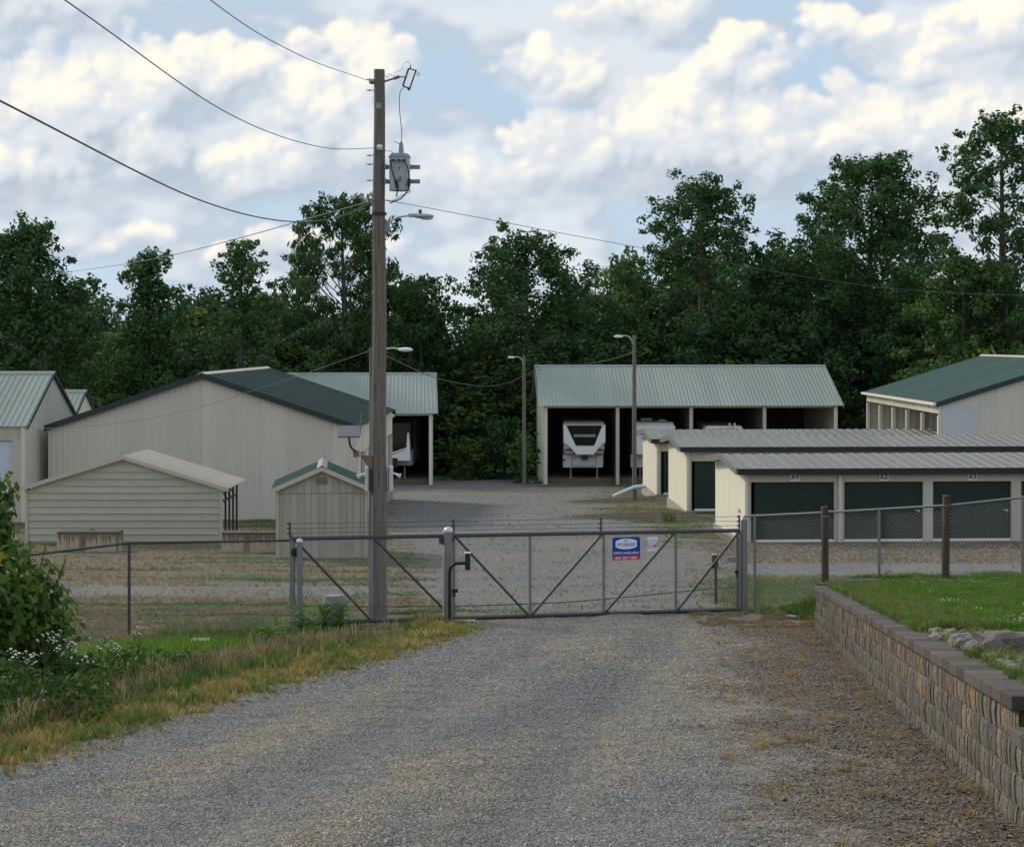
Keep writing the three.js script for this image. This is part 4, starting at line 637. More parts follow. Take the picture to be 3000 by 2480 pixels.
// ---------------------------------------------------------------- trailers in the sheds
function lettering(text, w, h, parent, x, y, z, color = '#c9cdd6') {
  const c = document.createElement('canvas'); c.width = 512; c.height = 96; const q = c.getContext('2d'); q.fillStyle = '#02030a'; q.fillRect(0, 0, 512, 96); q.fillStyle = color; q.font = 'bold 92px sans-serif'; q.textAlign = 'center'; q.fillText(text, 256, 80, 500);
  const t = new THREE.CanvasTexture(c); t.colorSpace = THREE.SRGBColorSpace; obj('lettering', new THREE.BoxGeometry(w, h, .006).translate(x, y, z), std([1, 1, 1], .35, { map: t }), parent);
}
const whiteRV = std([.78, .80, .84], .35), lowRV = std([.58, .58, .58], .5);
function trailer(label, x, d, kind) {
  const y = H(x, d) + .31, t = thing('travel_trailer', label, 'trailer', [x, y, -d]);
  if (kind === 2) {
    obj('body', cbox(2.36, 2.35, 6.5, .12, 0, 1.75, -3.25), whiteRV, t); obj('front_cap', poly([[-1.15, .75], [1.15, .75], [1.2, 1.6], [1.16, 2.75], [1.0, 2.94], [-1.0, 2.94], [-1.16, 2.75], [-1.2, 1.6]], .3, .08).translate(0, 0, .2), whiteRV, t);
    obj('roof_fairing', poly([[-1.05, 2.78], [.6, 2.84], [1.05, 2.72], [1.0, 2.62], [-1.0, 2.62]], .3).translate(0, 0, .35), std([.45, .50, .53], .4), t); obj('front_window', poly([[-.3, 2.62], [.55, 2.64], [.6, 2.5], [-.35, 2.48]], .02).translate(0, 0, .62), M.glassDark, t);
    for (const q of [.32, .62]) obj('ladder_rail', bar([q, 2.3, .5], [q, 3.12, .5], .045, 8), M.plate, t); for (const s of [-1, 1]) obj('wheel', new THREE.CylinderGeometry(.36, .36, .24, 20).rotateZ(Math.PI / 2).translate(s * 1.0, .36, -3.6), M.rubber, t);
    obj('hitch', [bar([-.5, .62, .1], [0, .55, 1.1], .05, 6), bar([.5, .62, .1], [0, .55, 1.1], .05, 6)], M.black, t); t.scale.y = 1.06; return;
  }
  const bh = 3.32;
  obj('body', cbox(2.40, bh - .66, 8, .08, 0, (bh + .66) / 2, -4.2 - 1.2), lowRV, t);
  obj('nose', cbox(2.40, 1.7, 2.2, .08, 0, 2.46, -1.25), kind === 3 ? M.black : lowRV, t);
  if (kind === 0) {
    obj('front_cap', poly([[-1.24, 3.16], [1.24, 3.16], [1.24, 2.12], [1.02, 2.0], [.56, 1.41], [-.48, 1.41], [-.80, 1.82], [-1.22, 2.12]], .16, .03), whiteRV, t);
    obj('roof_edge', poly([[-1.28, 3.14], [1.2, 3.14], [1.1, 3.3], [-1.2, 3.3]], .3, .03).translate(0, 0, -.03), M.rvGrey, t);
    obj('windshield', poly([[-1.06, 3.13], [1.06, 3.13], [.60, 1.99], [.52, 1.96], [-.45, 1.96], [-.52, 1.99]], .03, .006).translate(0, 0, .035), M.glassDark, t); lettering('DURANGO', 1.42, .21, t, .02, 2.53, .046); for (const q of [-.5, -.25, 0, .25, .5]) obj('clearance_lamp', box(.07, .025, .03, q, 3.26, .02), std([.45, .16, .02], .4), t); obj('cap_seam', [bar([-1.1, 2.1, .034], [-.5, 1.5, .034], .008, 4), bar([1.12, 2.1, .034], [.58, 1.5, .034], .008, 4)], M.rvGrey, t); obj('window_reflection_trim', bar([-.48, 1.94, .04], [.56, 1.94, .04], .012, 5), M.steelDark, t);  // dark trim bar stands in for a reflection along the lower window edge
    for (const s of [-1, 1]) obj('side_moulding', poly([[s * 1.18, 1.74], [s * .72, 1.74], [s * .62, 1.46], [s * 1.12, 1.46]].sort((a, b) => 0), .1).translate(0, 0, -.15), M.rvGrey, t);
    const f = obj('front_skirt', cbox(2.36, .75, .3, .03, -.06, 1.0, -.65), lowRV, t); obj('hatch_trim', [box(1.42, .03, .02, 0, 1.24, -.49), box(1.42, .03, .02, 0, .72, -.49), box(.03, .52, .02, -.71, .98, -.49), box(.03, .52, .02, .71, .98, -.49)], M.steelDark, f); obj('hitch_pin', box(.36, .28, .5, .03, 1.25, -.35), M.black, t); obj('marker_lamp', ball(.06, -1.17, 1.07, -.49), M.black, t);
  } else if (kind === 1) {
    obj('front_cap', poly([[-1.25, 3.0], [-1.2, 3.14], [1.15, 3.18], [1.27, 3.05], [1.26, 1.4], [-1.2, 1.4]], .2, .06), whiteRV, t); obj('roof_vents', [cbox(.7, .25, .7, .06, -.3, 3.36, -2.4), box(.4, .12, .4, .6, 3.35, -1.6)], lowRV, t);
    obj('stripe', poly([[-.85, 2.5], [-.78, 2.45], [.1, 1.5], [-.05, 1.5]], .02).translate(0, 0, .07), M.black, t); obj('stripe', poly([[-.5, 2.1], [-.2, 1.86], [.4, 1.5], [.1, 1.56]], .02).translate(0, 0, .073), M.black, t); obj('front_skirt', cbox(2.5, .8, .3, .05, -.1, 1.0, -.65), lowRV, t); obj('hitch_pin', box(.36, .28, .5, .03, 1.25, -.35), M.black, t); obj('marker_lamp', ball(.08, -1.2, 1.15, -.45), M.black, t);
  } else {
    obj('windshield', poly([[-1.0, 2.9], [1.0, 2.9], [1.0, 1.8], [0, 1.5], [-1.0, 1.8]], .04).translate(0, 0, -.08), M.glassDark, t); lettering('DURANGO', 1.1, .13, t, .1, 2.22, -.07, '#3a3a40');
    obj('front_cap', poly([[0, 1.52], [.92, 1.82], [.98, 2.7], [1.08, 2.7], [1.14, 2.05], [1.17, 1.06], [.42, 1.06], [.40, 1.2], [-.40, 1.2], [-.42, 1.06], [-1.17, 1.06], [-1.14, 2.05], [-1.08, 2.7], [-.98, 2.7], [-.92, 1.82]], .15, .03), whiteRV, t); obj('accent_stripe', poly([[0, 1.43], [.9, 1.74], [.9, 1.70], [0, 1.38], [-.9, 1.70], [-.9, 1.74]], .01).translate(0, 0, .04), M.steelDark, t); obj('hitch_pin', box(.5, .5, .5, .1, .9, -.3), M.black, t);
  }
  for (const s of [-1, 1]) obj('landing_leg', [bar([s * .78, .02, -.65], [s * .78, .66, -.65], .045, 8), box(.24, .03, .24, s * .78, .02, -.65)], M.rvGrey, t);
  for (const s of [-1, 1]) for (const z of [-5.6, -6.5]) obj('wheel', new THREE.CylinderGeometry(.38, .38, .24, 20).rotateZ(Math.PI / 2).translate(s * .98, .38, z), M.rubber, t);
}
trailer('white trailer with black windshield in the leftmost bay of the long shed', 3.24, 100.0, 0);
trailer('white trailer with rounded top in the second bay behind the light pole', 7.35, 100.4, 1);
trailer('low silver trailer showing only its roof and two upright rails', 11.45, 100.6, 2);
trailer('trailer with V-shaped white nose in the shed behind the utility pole', -8.1, 99.7, 3);

// ---------------------------------------------------------------- retaining wall, every block its own mesh
{
  const w = thing('retaining_wall', 'curved retaining wall of split-face concrete blocks along the drive', 'retaining wall'), r = rng(51), bl = .42, bh = .2, bd = .28, ang = Math.atan2(.109, 1), pit = Math.atan(.111 * Math.cos(ang));
  const G = [[.122, .110, .092], [.152, .136, .112], [.185, .162, .13], [.098, .088, .075]], TAN = [[.30, .195, .10], [.25, .18, .11], [.215, .165, .112]];
  const mats = std([1, 1, 1], .95, { vertexColors: true, bumpMap: grainB, bumpScale: .022 });
  function blockGeo(seed, tan) {                            // face to -x, ribs along the length z; uv in metres
    const q = rng(seed), ribs = 5, P = [], Cc = [], U = [], f = []; for (let k = 0; k < ribs; k++) { const c = q() < tan ? TAN[Math.floor(q() * 3)] : G[Math.floor(q() * 4)]; f.push([c, .012 + .010 * q()]); } const cuts = [0]; for (let k = 0; k < ribs; k++) cuts.push(cuts[k] + .6 + .8 * q());
    const quad = (a, b, c, d, col) => { for (const v of [a, b, c, a, c, d]) { P.push(...v); const k = .82 + .36 * q(); Cc.push(col[0] * k, col[1] * k, col[2] * k); U.push(v[2] + v[0] + seed, v[1]); } }, L = bl - .003, h = bh - .006;
    for (let k = 0; k < ribs; k++) {
      const z0 = -L / 2 + cuts[k] / cuts[ribs] * L, z1 = -L / 2 + cuts[k + 1] / cuts[ribs] * L, g = .004, [c, o] = f[k], ch = .014, ya = 0, yb = h, x = -o, rows = [[ya, x + .002 + .004 * q()], [ya + .03, x], [h * .5, x - .009 * q()], [yb - .03, x + .003 * q()], [yb, x + .007 + .004 * q()]];
      for (let j = 0; j < 4; j++) { const [y0, x0] = rows[j], [y1, x1] = rows[j + 1], J = .004 * (q() - .5); quad([x0 + J, y0, z0 + g], [x0 + J, y0, z1 - g], [x1, y1, z1 - g], [x1, y1, z0 + g], c); quad([-.006, y0, z0], [x0, y0, z0 + g], [x1, y1, z0 + g], [-.006, y1, z0], c); quad([x0, y0, z1 - g], [-.006, y0, z1], [-.006, y1, z1], [x1, y1, z1 - g], c); }
    }
    const cg = G[1], z = L / 2; quad([-.005, h, -z], [-.005, h, z], [bd, h, z], [bd, h, -z], cg); quad([0, 0, z], [bd, 0, z], [bd, h, z], [0, h, z], G[0]); quad([bd, 0, -z], [0, 0, -z], [0, h, -z], [bd, h, -z], G[0]); quad([bd, 0, z], [bd, 0, -z], [bd, h, -z], [bd, h, z], G[0]);
    const g = new THREE.BufferGeometry(); g.setAttribute('position', new THREE.Float32BufferAttribute(P, 3)); g.setAttribute('color', new THREE.Float32BufferAttribute(Cc, 3)); g.setAttribute('uv', new THREE.Float32BufferAttribute(U, 2)); g.computeVertexNormals(); return g;
  }
  const V = { hi: Array.from({ length: 9 }, (_, k) => blockGeo(60 + k, .34)), lo: Array.from({ length: 9 }, (_, k) => blockGeo(80 + k, .09)) };
  const capM = tones(std([.086, .073, .064], .95, { bumpMap: grainB, bumpScale: .016 }), 5, .16), capG = []; for (let k = 0; k < 4; k++) { const q = rng(95 + k); capG.push(cbox(.30, .098, bl - .006 - .004 * q(), .009, .10, .049, 0)); }
  // the path of the foot: straight along the drive, then curling right at the far end
  const path = (s) => { const d0 = 8.6, Ls = 24.6, ca = Math.cos(ang), sa = Math.sin(ang); if (s < Ls) return [wallX(d0) + s * sa, d0 + s * ca, ang]; const R = 1.5, t = Math.min((s - Ls) / R, 1.7), x = wallX(d0) + Ls * sa, d = d0 + Ls * ca, cx = x + R * ca, cd = d - R * sa, a = Math.PI - ang - t; return [cx + R * Math.cos(a), cd + R * Math.sin(a), ang + t]; };
  const q0 = new THREE.Quaternion();
  for (let c = 0; c < 4; c++) for (let k = 0; k < 66; k++) {
    const s = (k + (c % 2 ? .5 : 0)) * bl, [x, d, a] = path(s), top = d < 11.05; if (c === 3 && top) continue; if (s > 26.8) continue;
    const back = .012 * c, yb = H(wallX(Math.min(d, 33.2)) - .25, Math.min(d, 33.2)) - .02 + c * bh - .12; const m = obj('block', (c === 3 || c === 2 && r() < .35 ? V.hi : V.lo)[Math.floor(r() * 9)], mats, w);
    m.position.set(x + back * Math.cos(a) + .01 * (r() - .5), drive(Math.min(d, 33.4)) + c * bh - .08, -d + back * Math.sin(a)); m.rotation.order = 'YXZ'; m.rotation.set(a < .5 ? -pit : -pit * Math.cos(a), -a, 0);
  }
  for (let k = 0; k < 66; k++) { const s = (k + .25) * bl, [x, d, a] = path(s); if (s > 26.8) continue; const low = d < 11.05; const m = obj('cap_stone', capG[Math.floor(r() * 4)], capM[Math.floor(r() * 5)], w); const back = .012 * (low ? 3 : 4) - .035; m.position.set(x + back * Math.cos(a), drive(Math.min(d, 33.4)) + (low ? 3 : 4) * bh - .08 + .003 * (r() - .5), -d + back * Math.sin(a)); m.rotation.order = 'YXZ'; m.rotation.set(a < .5 ? -pit : -pit * Math.cos(a), -a + .012 * (r() - .5), 0); }
}
// ---- loose rocks on the lawn behind the wall
function rockGeo(seed, sx, sy, sz) {
  const n = createNoise3D(rng(seed)), g = new THREE.IcosahedronGeometry(1, 3), p = g.attributes.position, v = V3();
  for (let i = 0; i < p.count; i++) { v.fromBufferAttribute(p, i); const k = 1 + .32 * n(v.x * 1.3, v.y * 1.3, v.z * 1.3) + .16 * n(v.x * 3.1, v.y * 3.1, v.z * 3.1), m = Math.max(Math.abs(v.x), Math.abs(v.y), Math.abs(v.z)); v.multiplyScalar(k * lerp(1, .8 / m, .5)); p.setXYZ(i, v.x * sx, v.y * sy, v.z * sz); }
  g.computeVertexNormals(); return metric(g);
}
{
  const r = rng(61), mats = tones(std([.24, .22, .20], .95, { bumpMap: grainB, bumpScale: .012 }), 4, .22);
  const spots = [[4.02, 14.6, .24], [4.14, 13.8, .1], [4.2, 13.3, .15], [4.25, 14.1, .12], [4.15, 15.4, .11], [4.05, 16.0, .14], [4.35, 14.7, .13], [4.1, 12.9, .12], [3.98, 13.6, .07], [4.0, 15.0, .07], [4.2, 16.4, .08], [4.12, 17.0, .09], [4.05, 12.5, .1], [4.32, 13.1, .1], [4.28, 15.7, .06], [4.5, 15.3, .1], [4.55, 14.2, .14], [4.45, 16.2, .09], [4.0, 16.8, .07], [4.6, 15.0, .08], [4.4, 13.7, .09]];
  const words = ['largest flat grey rock on the lawn behind the wall', 'grey rock among the loose stones behind the retaining wall'];
  spots.forEach(([x, d, s], k) => { const o = tag(obj("rock", rockGeo(70 + k, s * 1.05, s * .72, s * .9), mats[k % 4]), words[k ? 1 : 0], 'rock', k ? 'loose rocks behind the retaining wall' : undefined); o.position.set(x, lawnH(x, d) + s * .22, -d); o.rotation.y = r() * 6; });
}

// ---------------------------------------------------------------- trees
const leafM = new THREE.MeshPhysicalMaterial({ vertexColors: true, roughness: .95, specularIntensity: .3, transmission: .3, thickness: 0, side: THREE.DoubleSide }), barkM = std([.12, .10, .085], .95, { map: null, bumpMap: grainB, bumpScale: .02 });
function foliage(clumps, seed, o) {                         // leaf sprays through every clump's volume
  const r = rng(seed), P = [], Cc = [], N = [], ls = o.leaf, v = V3(), a = V3(), b = V3(), n = V3();
  for (const [cx, cy, cz, R, flat] of clumps) {
    const cnt = Math.round(o.density * R * R), tone = .75 + .5 * r(), hue = r();
    for (let k = 0; k < cnt; k++) {
      const t = r() * 2 - 1, ph = r() * 6.2832, q = Math.sqrt(1 - t * t), rad = R * Math.pow(r(), .42) * (1 + .25 * (r() - .5)); n.set(q * Math.cos(ph), t, q * Math.sin(ph)); v.set(cx + n.x * rad, cy + n.y * rad * flat, cz + n.z * rad);
      n.set(n.x + (r() - .5) * 1.3, n.y * .6 + .55 + (r() - .5) * 1.1, n.z + (r() - .5) * 1.3).normalize(); a.set(r() - .5, (r() - .5) * .7 - (o.droop ?? .1), r() - .5).cross(n).normalize(); b.copy(n).cross(a);
      const L = ls * (.6 + .9 * r()), w = L * (o.slim ?? .55), tip = .25 * L, base = [v.x - b.x * L * .5, v.y - b.y * L * .5, v.z - b.z * L * .5], end = [v.x + b.x * L * .5 - n.x * tip, v.y + b.y * L * .5 - n.y * tip, v.z + b.z * L * .5 - n.z * tip], s1 = [v.x + a.x * w * .5, v.y + a.y * w * .5, v.z + a.z * w * .5], s2 = [v.x - a.x * w * .5, v.y - a.y * w * .5, v.z - a.z * w * .5];
      P.push(...base, ...s1, ...end, ...base, ...end, ...s2); for (let e = 0; e < 6; e++) N.push(n.x, n.y, n.z);
      const k1 = tone * (.7 + .6 * r()), yel = (o.yellow ?? .1) * hue + .25 * r() * (o.yellow ?? .1), c = [(o.col[0] + yel * .04) * k1, (o.col[1] + yel * .03) * k1, o.col[2] * k1 * (1 - .3 * yel)]; for (let e = 0; e < 6; e++) Cc.push(...c);
    }
  }
  const g = new THREE.BufferGeometry(); g.setAttribute('position', new THREE.Float32BufferAttribute(P, 3)); g.setAttribute('normal', new THREE.Float32BufferAttribute(N, 3)); g.setAttribute('color', new THREE.Float32BufferAttribute(Cc, 3)); return g;
}
function buildTree(seed, o) {                               // o: height, width, base (share of bare trunk), clumps, clump size, profile
  const r = rng(seed), h = o.h, R = o.w / 2, base = o.base * h, clumps = [], wood = [], nz = createNoise2D(rng(seed + 1)), lean = (r() - .5) * .06 * h;
  const prof = { oak: (t) => Math.pow(Math.sin(Math.PI * clamp(.12 + .86 * t)), .62), cone: (t) => Math.pow(1 - t, .7) * (.55 + .45 * sstep(0, .25, t)) + .08, tall: (t) => (.55 + .45 * Math.sin(Math.PI * clamp(t * 1.1))) * Math.sqrt(Math.max(0, 1 - t * .93)), bush: (t) => Math.sqrt(Math.max(0.02, 1 - t * t * .95)) }[o.profile];
  wood.push(bar([0, -.4, 0], [lean * .5, h * .5, 0], h * .018 + .05, 8, h * .011 + .02), bar([lean * .5, h * .5, 0], [lean, h * .93, 0], h * .011 + .02, 7, .03));
  for (let k = 0; k < o.n; k++) {
    const t = o.profile === 'bush' ? r() * .95 : Math.pow((k + r()) / o.n, 1.0), az = k * 2.39996 + r() * .9, env = R * prof(t) * (1 + (o.ragged ?? .3) * nz(Math.cos(az) * 1.6 + 5, Math.sin(az) * 1.6 + t * 3.2)), rad = env * Math.pow(.05 + .95 * r(), .55), y = base + (h - base) * t * .965, c = [lean * y / h + Math.cos(az) * rad, y, Math.sin(az) * rad], S = o.size * (.6 + .8 * r()) * (1 - .25 * t);
    clumps.push([...c, S, .68]); for (let e = 0; e < (o.tufts ?? 2); e++) { const a2 = az + (r() - .5) * 1.4; clumps.push([c[0] + Math.cos(a2) * S * 1.15, c[1] + (r() - .35) * S * 1.3, c[2] + Math.sin(a2) * S * 1.15, S * (.35 + .25 * r()), .75]); }
    if (o.limbs !== 0 && k % (o.limbs ?? 2) === 0) { const y0 = Math.max(base * .7, y - rad * (.7 + .5 * r())), m = [lerp(lean * y0 / h, c[0], .55), lerp(y0, c[1], .45), lerp(0, c[2], .55)], r0 = .02 + .007 * rad * (1.2 - t); wood.push(bar([lean * y0 / h, y0, 0], m, r0 * 1.5, 5, r0), bar(m, c, r0, 5, .012)); }
  }
  return { wood: merge(wood), crown: foliage(clumps, seed + 2, o) };
}
const GREEN = [.048, .118, .038], GREEN2 = [.066, .138, .034], LIME = [.13, .225, .028], DEEP = [.042, .098, .034];
const kinds = new Map();
function kind(key, seed, o) { if (!kinds.has(key)) kinds.set(key, buildTree(seed, o)); return kinds.get(key); }
function plantTree(name, label, category, k, x, d, sc, turn, group) {
  const t = thing(name, label, category, [x, H(x, Math.min(d, 200)) - .15, -d], turn, group); t.scale.set(...sc); obj('trunk', k.wood, barkM, t); obj('crown', k.crown, leafM, t); return t;
}
const big = (key, seed, o, x, d, label) => plantTree('broadleaf_tree', label, 'tree', kind(key, seed, { base: .18, n: 60, size: 1.25, profile: 'oak', density: 128, leaf: .28, col: GREEN, yellow: .2, ragged: .35, ...o }), x, d, [1, 1, 1], seed);
const tx = (dx, d) => (dx * 1.42857 - 1550) * d / 5000, ty = (dy, d) => EYE + (1000 - dy * 1.42857) * d / 5000;
const hero = (dx, top, wpx, d, seed, o, label) => { const x = tx(dx, d), h = ty(top, d) - H(x, d) + .15; big('hero' + seed, seed, { h, w: wpx * 1.42857 * d / 5000 * 1.02, ...o }, x, d, label); };
hero(66, 452, 225, 100, 101, { n: 130, base: .06 }, 'broad rounded oak tree at far left above the beige building');
hero(300, 505, 135, 108, 102, { n: 64, profile: 'tall', size: 1.15, base: .08 }, 'narrow dark tree left of the middle of the warehouse skyline');
hero(490, 484, 165, 108, 103, { n: 62, profile: 'tall', size: 1.0, base: .1, density: 120, ragged: .35 }, 'narrow open-crowned tree rising directly above the warehouse ridge');
hero(716, 392, 300, 115, 104, { n: 130, size: 1.0, density: 110, leaf: .42, slim: .3, droop: .5, base: .3, ragged: .55, col: GREEN, yellow: .3, limbs: 1 }, 'tall feathery tree directly behind the utility pole');
hero(862, 560, 160, 116, 105, { n: 44, col: DEEP }, 'dark pointed tree just right of the utility pole');
hero(1085, 472, 345, 117, 106, { n: 140, base: .05, size: 1.35 }, 'wide domed tree above the gap between the trailer sheds');
hero(1212, 540, 85, 165, 107, { n: 30, col: DEEP }, 'small distant dark tree right of the domed tree');
hero(1440, 362, 310, 117, 108, { n: 170, base: .06, profile: 'oak', size: 1.25, density: 125, ragged: .3 }, 'tall tree with lobed top above the long four-bay shed');
hero(1590, 510, 190, 118, 109, { n: 50 }, 'medium tree in the dip between the two tall right trees');
hero(1775, 308, 400, 117, 110, { n: 240, base: .03, size: 1.3, ragged: .22 }, 'largest broad tree above the right end of the long shed');
hero(2060, 218, 310, 105, 111, { n: 190, profile: 'oak', size: 1.05, density: 120, ragged: .35, leaf: .28, base: .1 }, 'tallest open-crowned tree at right edge of the picture');
hero(1975, 520, 200, 104, 112, { n: 60, col: GREEN2, yellow: .4, base: .05 }, 'lighter green tree at the foot of the tallest right tree');
// the woods: lower trees in rows behind, foliage down to the ground
{
  const r = rng(131), fills = [0, 1, 2, 3, 4].map((k) => kind('fill' + k, 140 + k, { h: 12, w: 7.5 + (k % 3), base: .06, n: 62, size: 1.35, profile: k % 2 ? 'tall' : 'oak', density: 60, leaf: .40, col: [GREEN, [.062, .128, .026], [.046, .105, .040], GREEN2, DEEP][k], yellow: [.15, .35, .05, .7, .1][k], limbs: 4, tufts: 1, ragged: .35 }));
  for (let row = 0; row < 4; row++) for (let k = 0; k < 22; k++) {
    const d = [115, 122, 132, 147][row] + 4 * (r() - .5), x = (k - 10.5) * [4.9, 5.0, 5.4, 6.0][row] + 2.6 * (r() - .5), px0 = 1550 + 5000 * x / d, low = px0 > 1230 && px0 < 1320 ? .86 : 1, hk = [.74, .92, 1.06, 1.14][row] * (.9 + .22 * r()) * low * (x > 6 ? 1.22 : 1); if (Math.abs(px0 - 1740) < 70 && row === 3) continue; if (Math.abs(x) > .34 * d + 5) continue;
    const where = px0 < 560 ? 'behind the left edge building' : px0 < 1000 ? 'behind the large warehouse' : px0 < 1290 ? 'behind the shed by the utility pole' : px0 < 1590 ? 'in the gap between the trailer sheds' : px0 < 2450 ? 'behind the long four-bay shed' : 'behind the right edge barn', depth = ['low tree at the front of the woods ', 'leafy tree in the second rank of woods ', 'taller tree deep in the woods ', 'tree at the back of the woods '][row];
    plantTree('woodland_tree', depth + where, 'tree', fills[Math.floor(r() * 5)], x, d, [.95 + .3 * r(), hk, .95 + .3 * r()], r() * 6.28, 'trees of the woods behind the buildings');
  }
  const sh = [0, 1, 2].map((k) => kind('shrub' + k, 170 + k, { h: 4, w: 4.6, base: 0, n: 40, size: .8, profile: 'bush', density: 70, leaf: .32, col: [DEEP, GREEN, GREEN2][k], yellow: .2 + .3 * (k === 2), limbs: 5, tufts: 1 }));
  for (let k = 0; k < 26; k++) { const x = -42 + k * 3.4 + 1.5 * (r() - .5), d = (x > -6 && x < 1 ? 105.5 : 114) + 2 * r() - (x < -20 ? 9 : 0), where = x < -19 ? 'behind the left buildings' : x < -5 ? 'behind the partly hidden shed' : x < 1.5 ? 'in the gap between the trailer sheds' : x < 18 ? 'behind the long shed' : 'behind the right edge barn'; if (Math.abs(x) > .34 * d) continue; const gap = x > -6 && x < 1; plantTree('woodland_shrub', 'dark shrub at the wood edge ' + where, 'shrub', sh[Math.floor(r() * 2.4)], gap ? clamp(x, -3.7, -1.7) : x, gap ? d + 1 : d, [gap ? .72 : 1 + .5 * r(), .7 + .6 * r(), gap ? .8 : 1], r() * 6.28, 'shrubs along the edge of the woods'); }
  const lime = kind('lime', 181, { h: 4.2, w: 3.2, base: 0, n: 26, size: .6, profile: 'bush', density: 60, leaf: .34, col: LIME, yellow: .7, limbs: 4, tufts: 2 });
  plantTree('sapling', 'bright yellow-green sapling top behind the long shed ridge', 'shrub', lime, tx(1500, 113), 113, [1.7, 1.9, 1], 1); plantTree('sapling', 'small lime sapling above the long shed ridge near its middle', 'shrub', lime, tx(1558, 113), 113, [1, 1.98, 1], 2.2);
  plantTree('sapling', 'bright green sapling peeking over the right barn roof', 'shrub', lime, tx(2028, 100), 100, [1.2, 1.95, 1], .4); plantTree('sapling', 'leafy green sapling beside the left post of the long shed', 'shrub', kind('shrubG', 183, { h: 3, w: 2, base: 0, n: 26, size: .5, profile: 'bush', density: 70, leaf: .25, col: GREEN2, yellow: .3, limbs: 4 }), tx(1078, 101), 101, [.7, 1.1, 1], .9);
}
// ---------------------------------------------------------------- bushes, weeds and grass close by
const lushM = leafM;
{
  const x = -6.5, d = 20.6, b = thing('vine_bush', 'large leafy bush with vines and yellow leaves at left edge', 'bush', [x, H(x, d) - .1, -d]), r = rng(201), cl = [];
  for (let k = 0; k < 90; k++) { const t = r(), a = r() * 6.28, R = 1.1 * Math.sqrt(Math.max(.05, 1 - (t * .96) ** 3)) * (.35 + .65 * Math.sqrt(r())); cl.push([Math.cos(a) * R - .15, .15 + 2.0 * t, Math.sin(a) * R * .9, .28 + .16 * r(), .8]); }
  for (let k = 0; k < 12; k++) cl.push([.02 + .2 * r(), 2.1 + .1 * k * .8, .2 * (r() - .5), .13 + .06 * r(), 1]); for (let k = 0; k < 24; k++) cl.push([.3 + 1.2 * r(), .15 + .7 * r(), (r() - .5) * 1.2, .22, .8]);
  obj('foliage', foliage(cl, 202, { density: 900, leaf: .095, slim: .7, col: [.062, .14, .028], yellow: .5, droop: .3 }), leafM, b);
  obj('yellow_leaves', foliage(cl.slice(40, 60).map((c) => [c[0] + .1, c[1] + .15, c[2] + .3, .16, .8]), 203, { density: 260, leaf: .11, slim: .8, col: [.26, .22, .02], yellow: .6 }), leafM, b);
  const st = []; for (let k = 0; k < 14; k++) { const a = r() * 6.28; st.push(bar([.2 * Math.cos(a), 0, .2 * Math.sin(a)], [.9 * Math.cos(a), 1.6 + .6 * r(), .8 * Math.sin(a)], .018, 5, .008)); } st.push(tube([[.1, 1.2, 0], [.05, 2, .05], [.1, 2.6, 0], [.12, 3.0, .05]], .012, 16, 5)); obj('stems', st, barkM, b);
}
// bushy weeds below and right of the bush
for (const [x, d, s, col, label] of [[-4.75, 16.6, .8, [.05, .11, .022], 'green weed clump at the lower left in front of the wildflowers'], [-5.1, 18.3, .85, [.05, .11, .022], 'dark green weed clump under the white wildflowers'], [-4.75, 21.5, .8, [.06, .13, .024], 'leafy weed clump right of the vine bush'], [-5.55, 25.2, .75, [.07, .15, .024], 'leafy weed clump behind the white wildflowers'], [-5.7, 17.0, 1.1, [.045, .10, .022], 'dark weed clump at the bottom of the left edge']]) {
  const b = thing('weed_clump', label, 'weeds', [x, H(x, d) - .05, -d]), r = rng(Math.round(d * 10)), cl = []; for (let k = 0; k < 26; k++) cl.push([(r() - .5) * 1.5 * s, .08 + .5 * s * r(), (r() - .5) * 1.5 * s, .16 + .08 * r(), .9]); obj('foliage', foliage(cl, 210 + Math.round(d), { density: 900, leaf: .085, slim: .45, col, yellow: .2 }), leafM, b);
  const st = []; for (let k = 0; k < 10; k++) { const q = [(r() - .5) * s, 0, (r() - .5) * s]; st.push(bar(q, [q[0] * 1.3, .6 * s, q[2] * 1.3], .006, 4)); } obj('stems', st, std([.05, .07, .03], .9), b);
}
// white wildflowers
{
  const r = rng(221), fm = std([.62, .66, .62], .8), sm = std([.05, .08, .03], .9), spots = [[-5.42, 18.7], [-5.3, 19.3], [-5.1, 18.9], [-4.95, 19.6], [-4.88, 18.6], [-4.7, 19.1], [-5.25, 17.6], [-5.12, 17.3], [-4.98, 17.5], [-4.82, 17.8], [-5.0, 20.4], [-4.6, 20.0]];
  for (const [x, d] of spots) {
    const f = thing('white_wildflower', 'tall wildflower with small white heads in the left weeds', 'wildflower', [x, H(x, d) - .02, -d], r() * 6, 'white wildflowers in the left weeds'), st = [], hd = [], h = .62 + .35 * r(); st.push(bar([0, 0, 0], [.03, h * .7, 0], .005, 4));
    for (let k = 0; k < 7; k++) { const q = [(r() - .5) * .26, h + (r() - .5) * .1, (r() - .5) * .26]; st.push(bar([.03, h * .68, 0], q, .003, 3)); hd.push(new THREE.CylinderGeometry(.015, .009, .007, 7).rotateX(.5 * (r() - .5)).translate(...q), new THREE.CylinderGeometry(.010, .007, .007, 6).translate(q[0] + .03, q[1] - .02, q[2])); }
    obj('stem', st, sm, f); obj('flower_heads', hd, fm, f);
  }
}
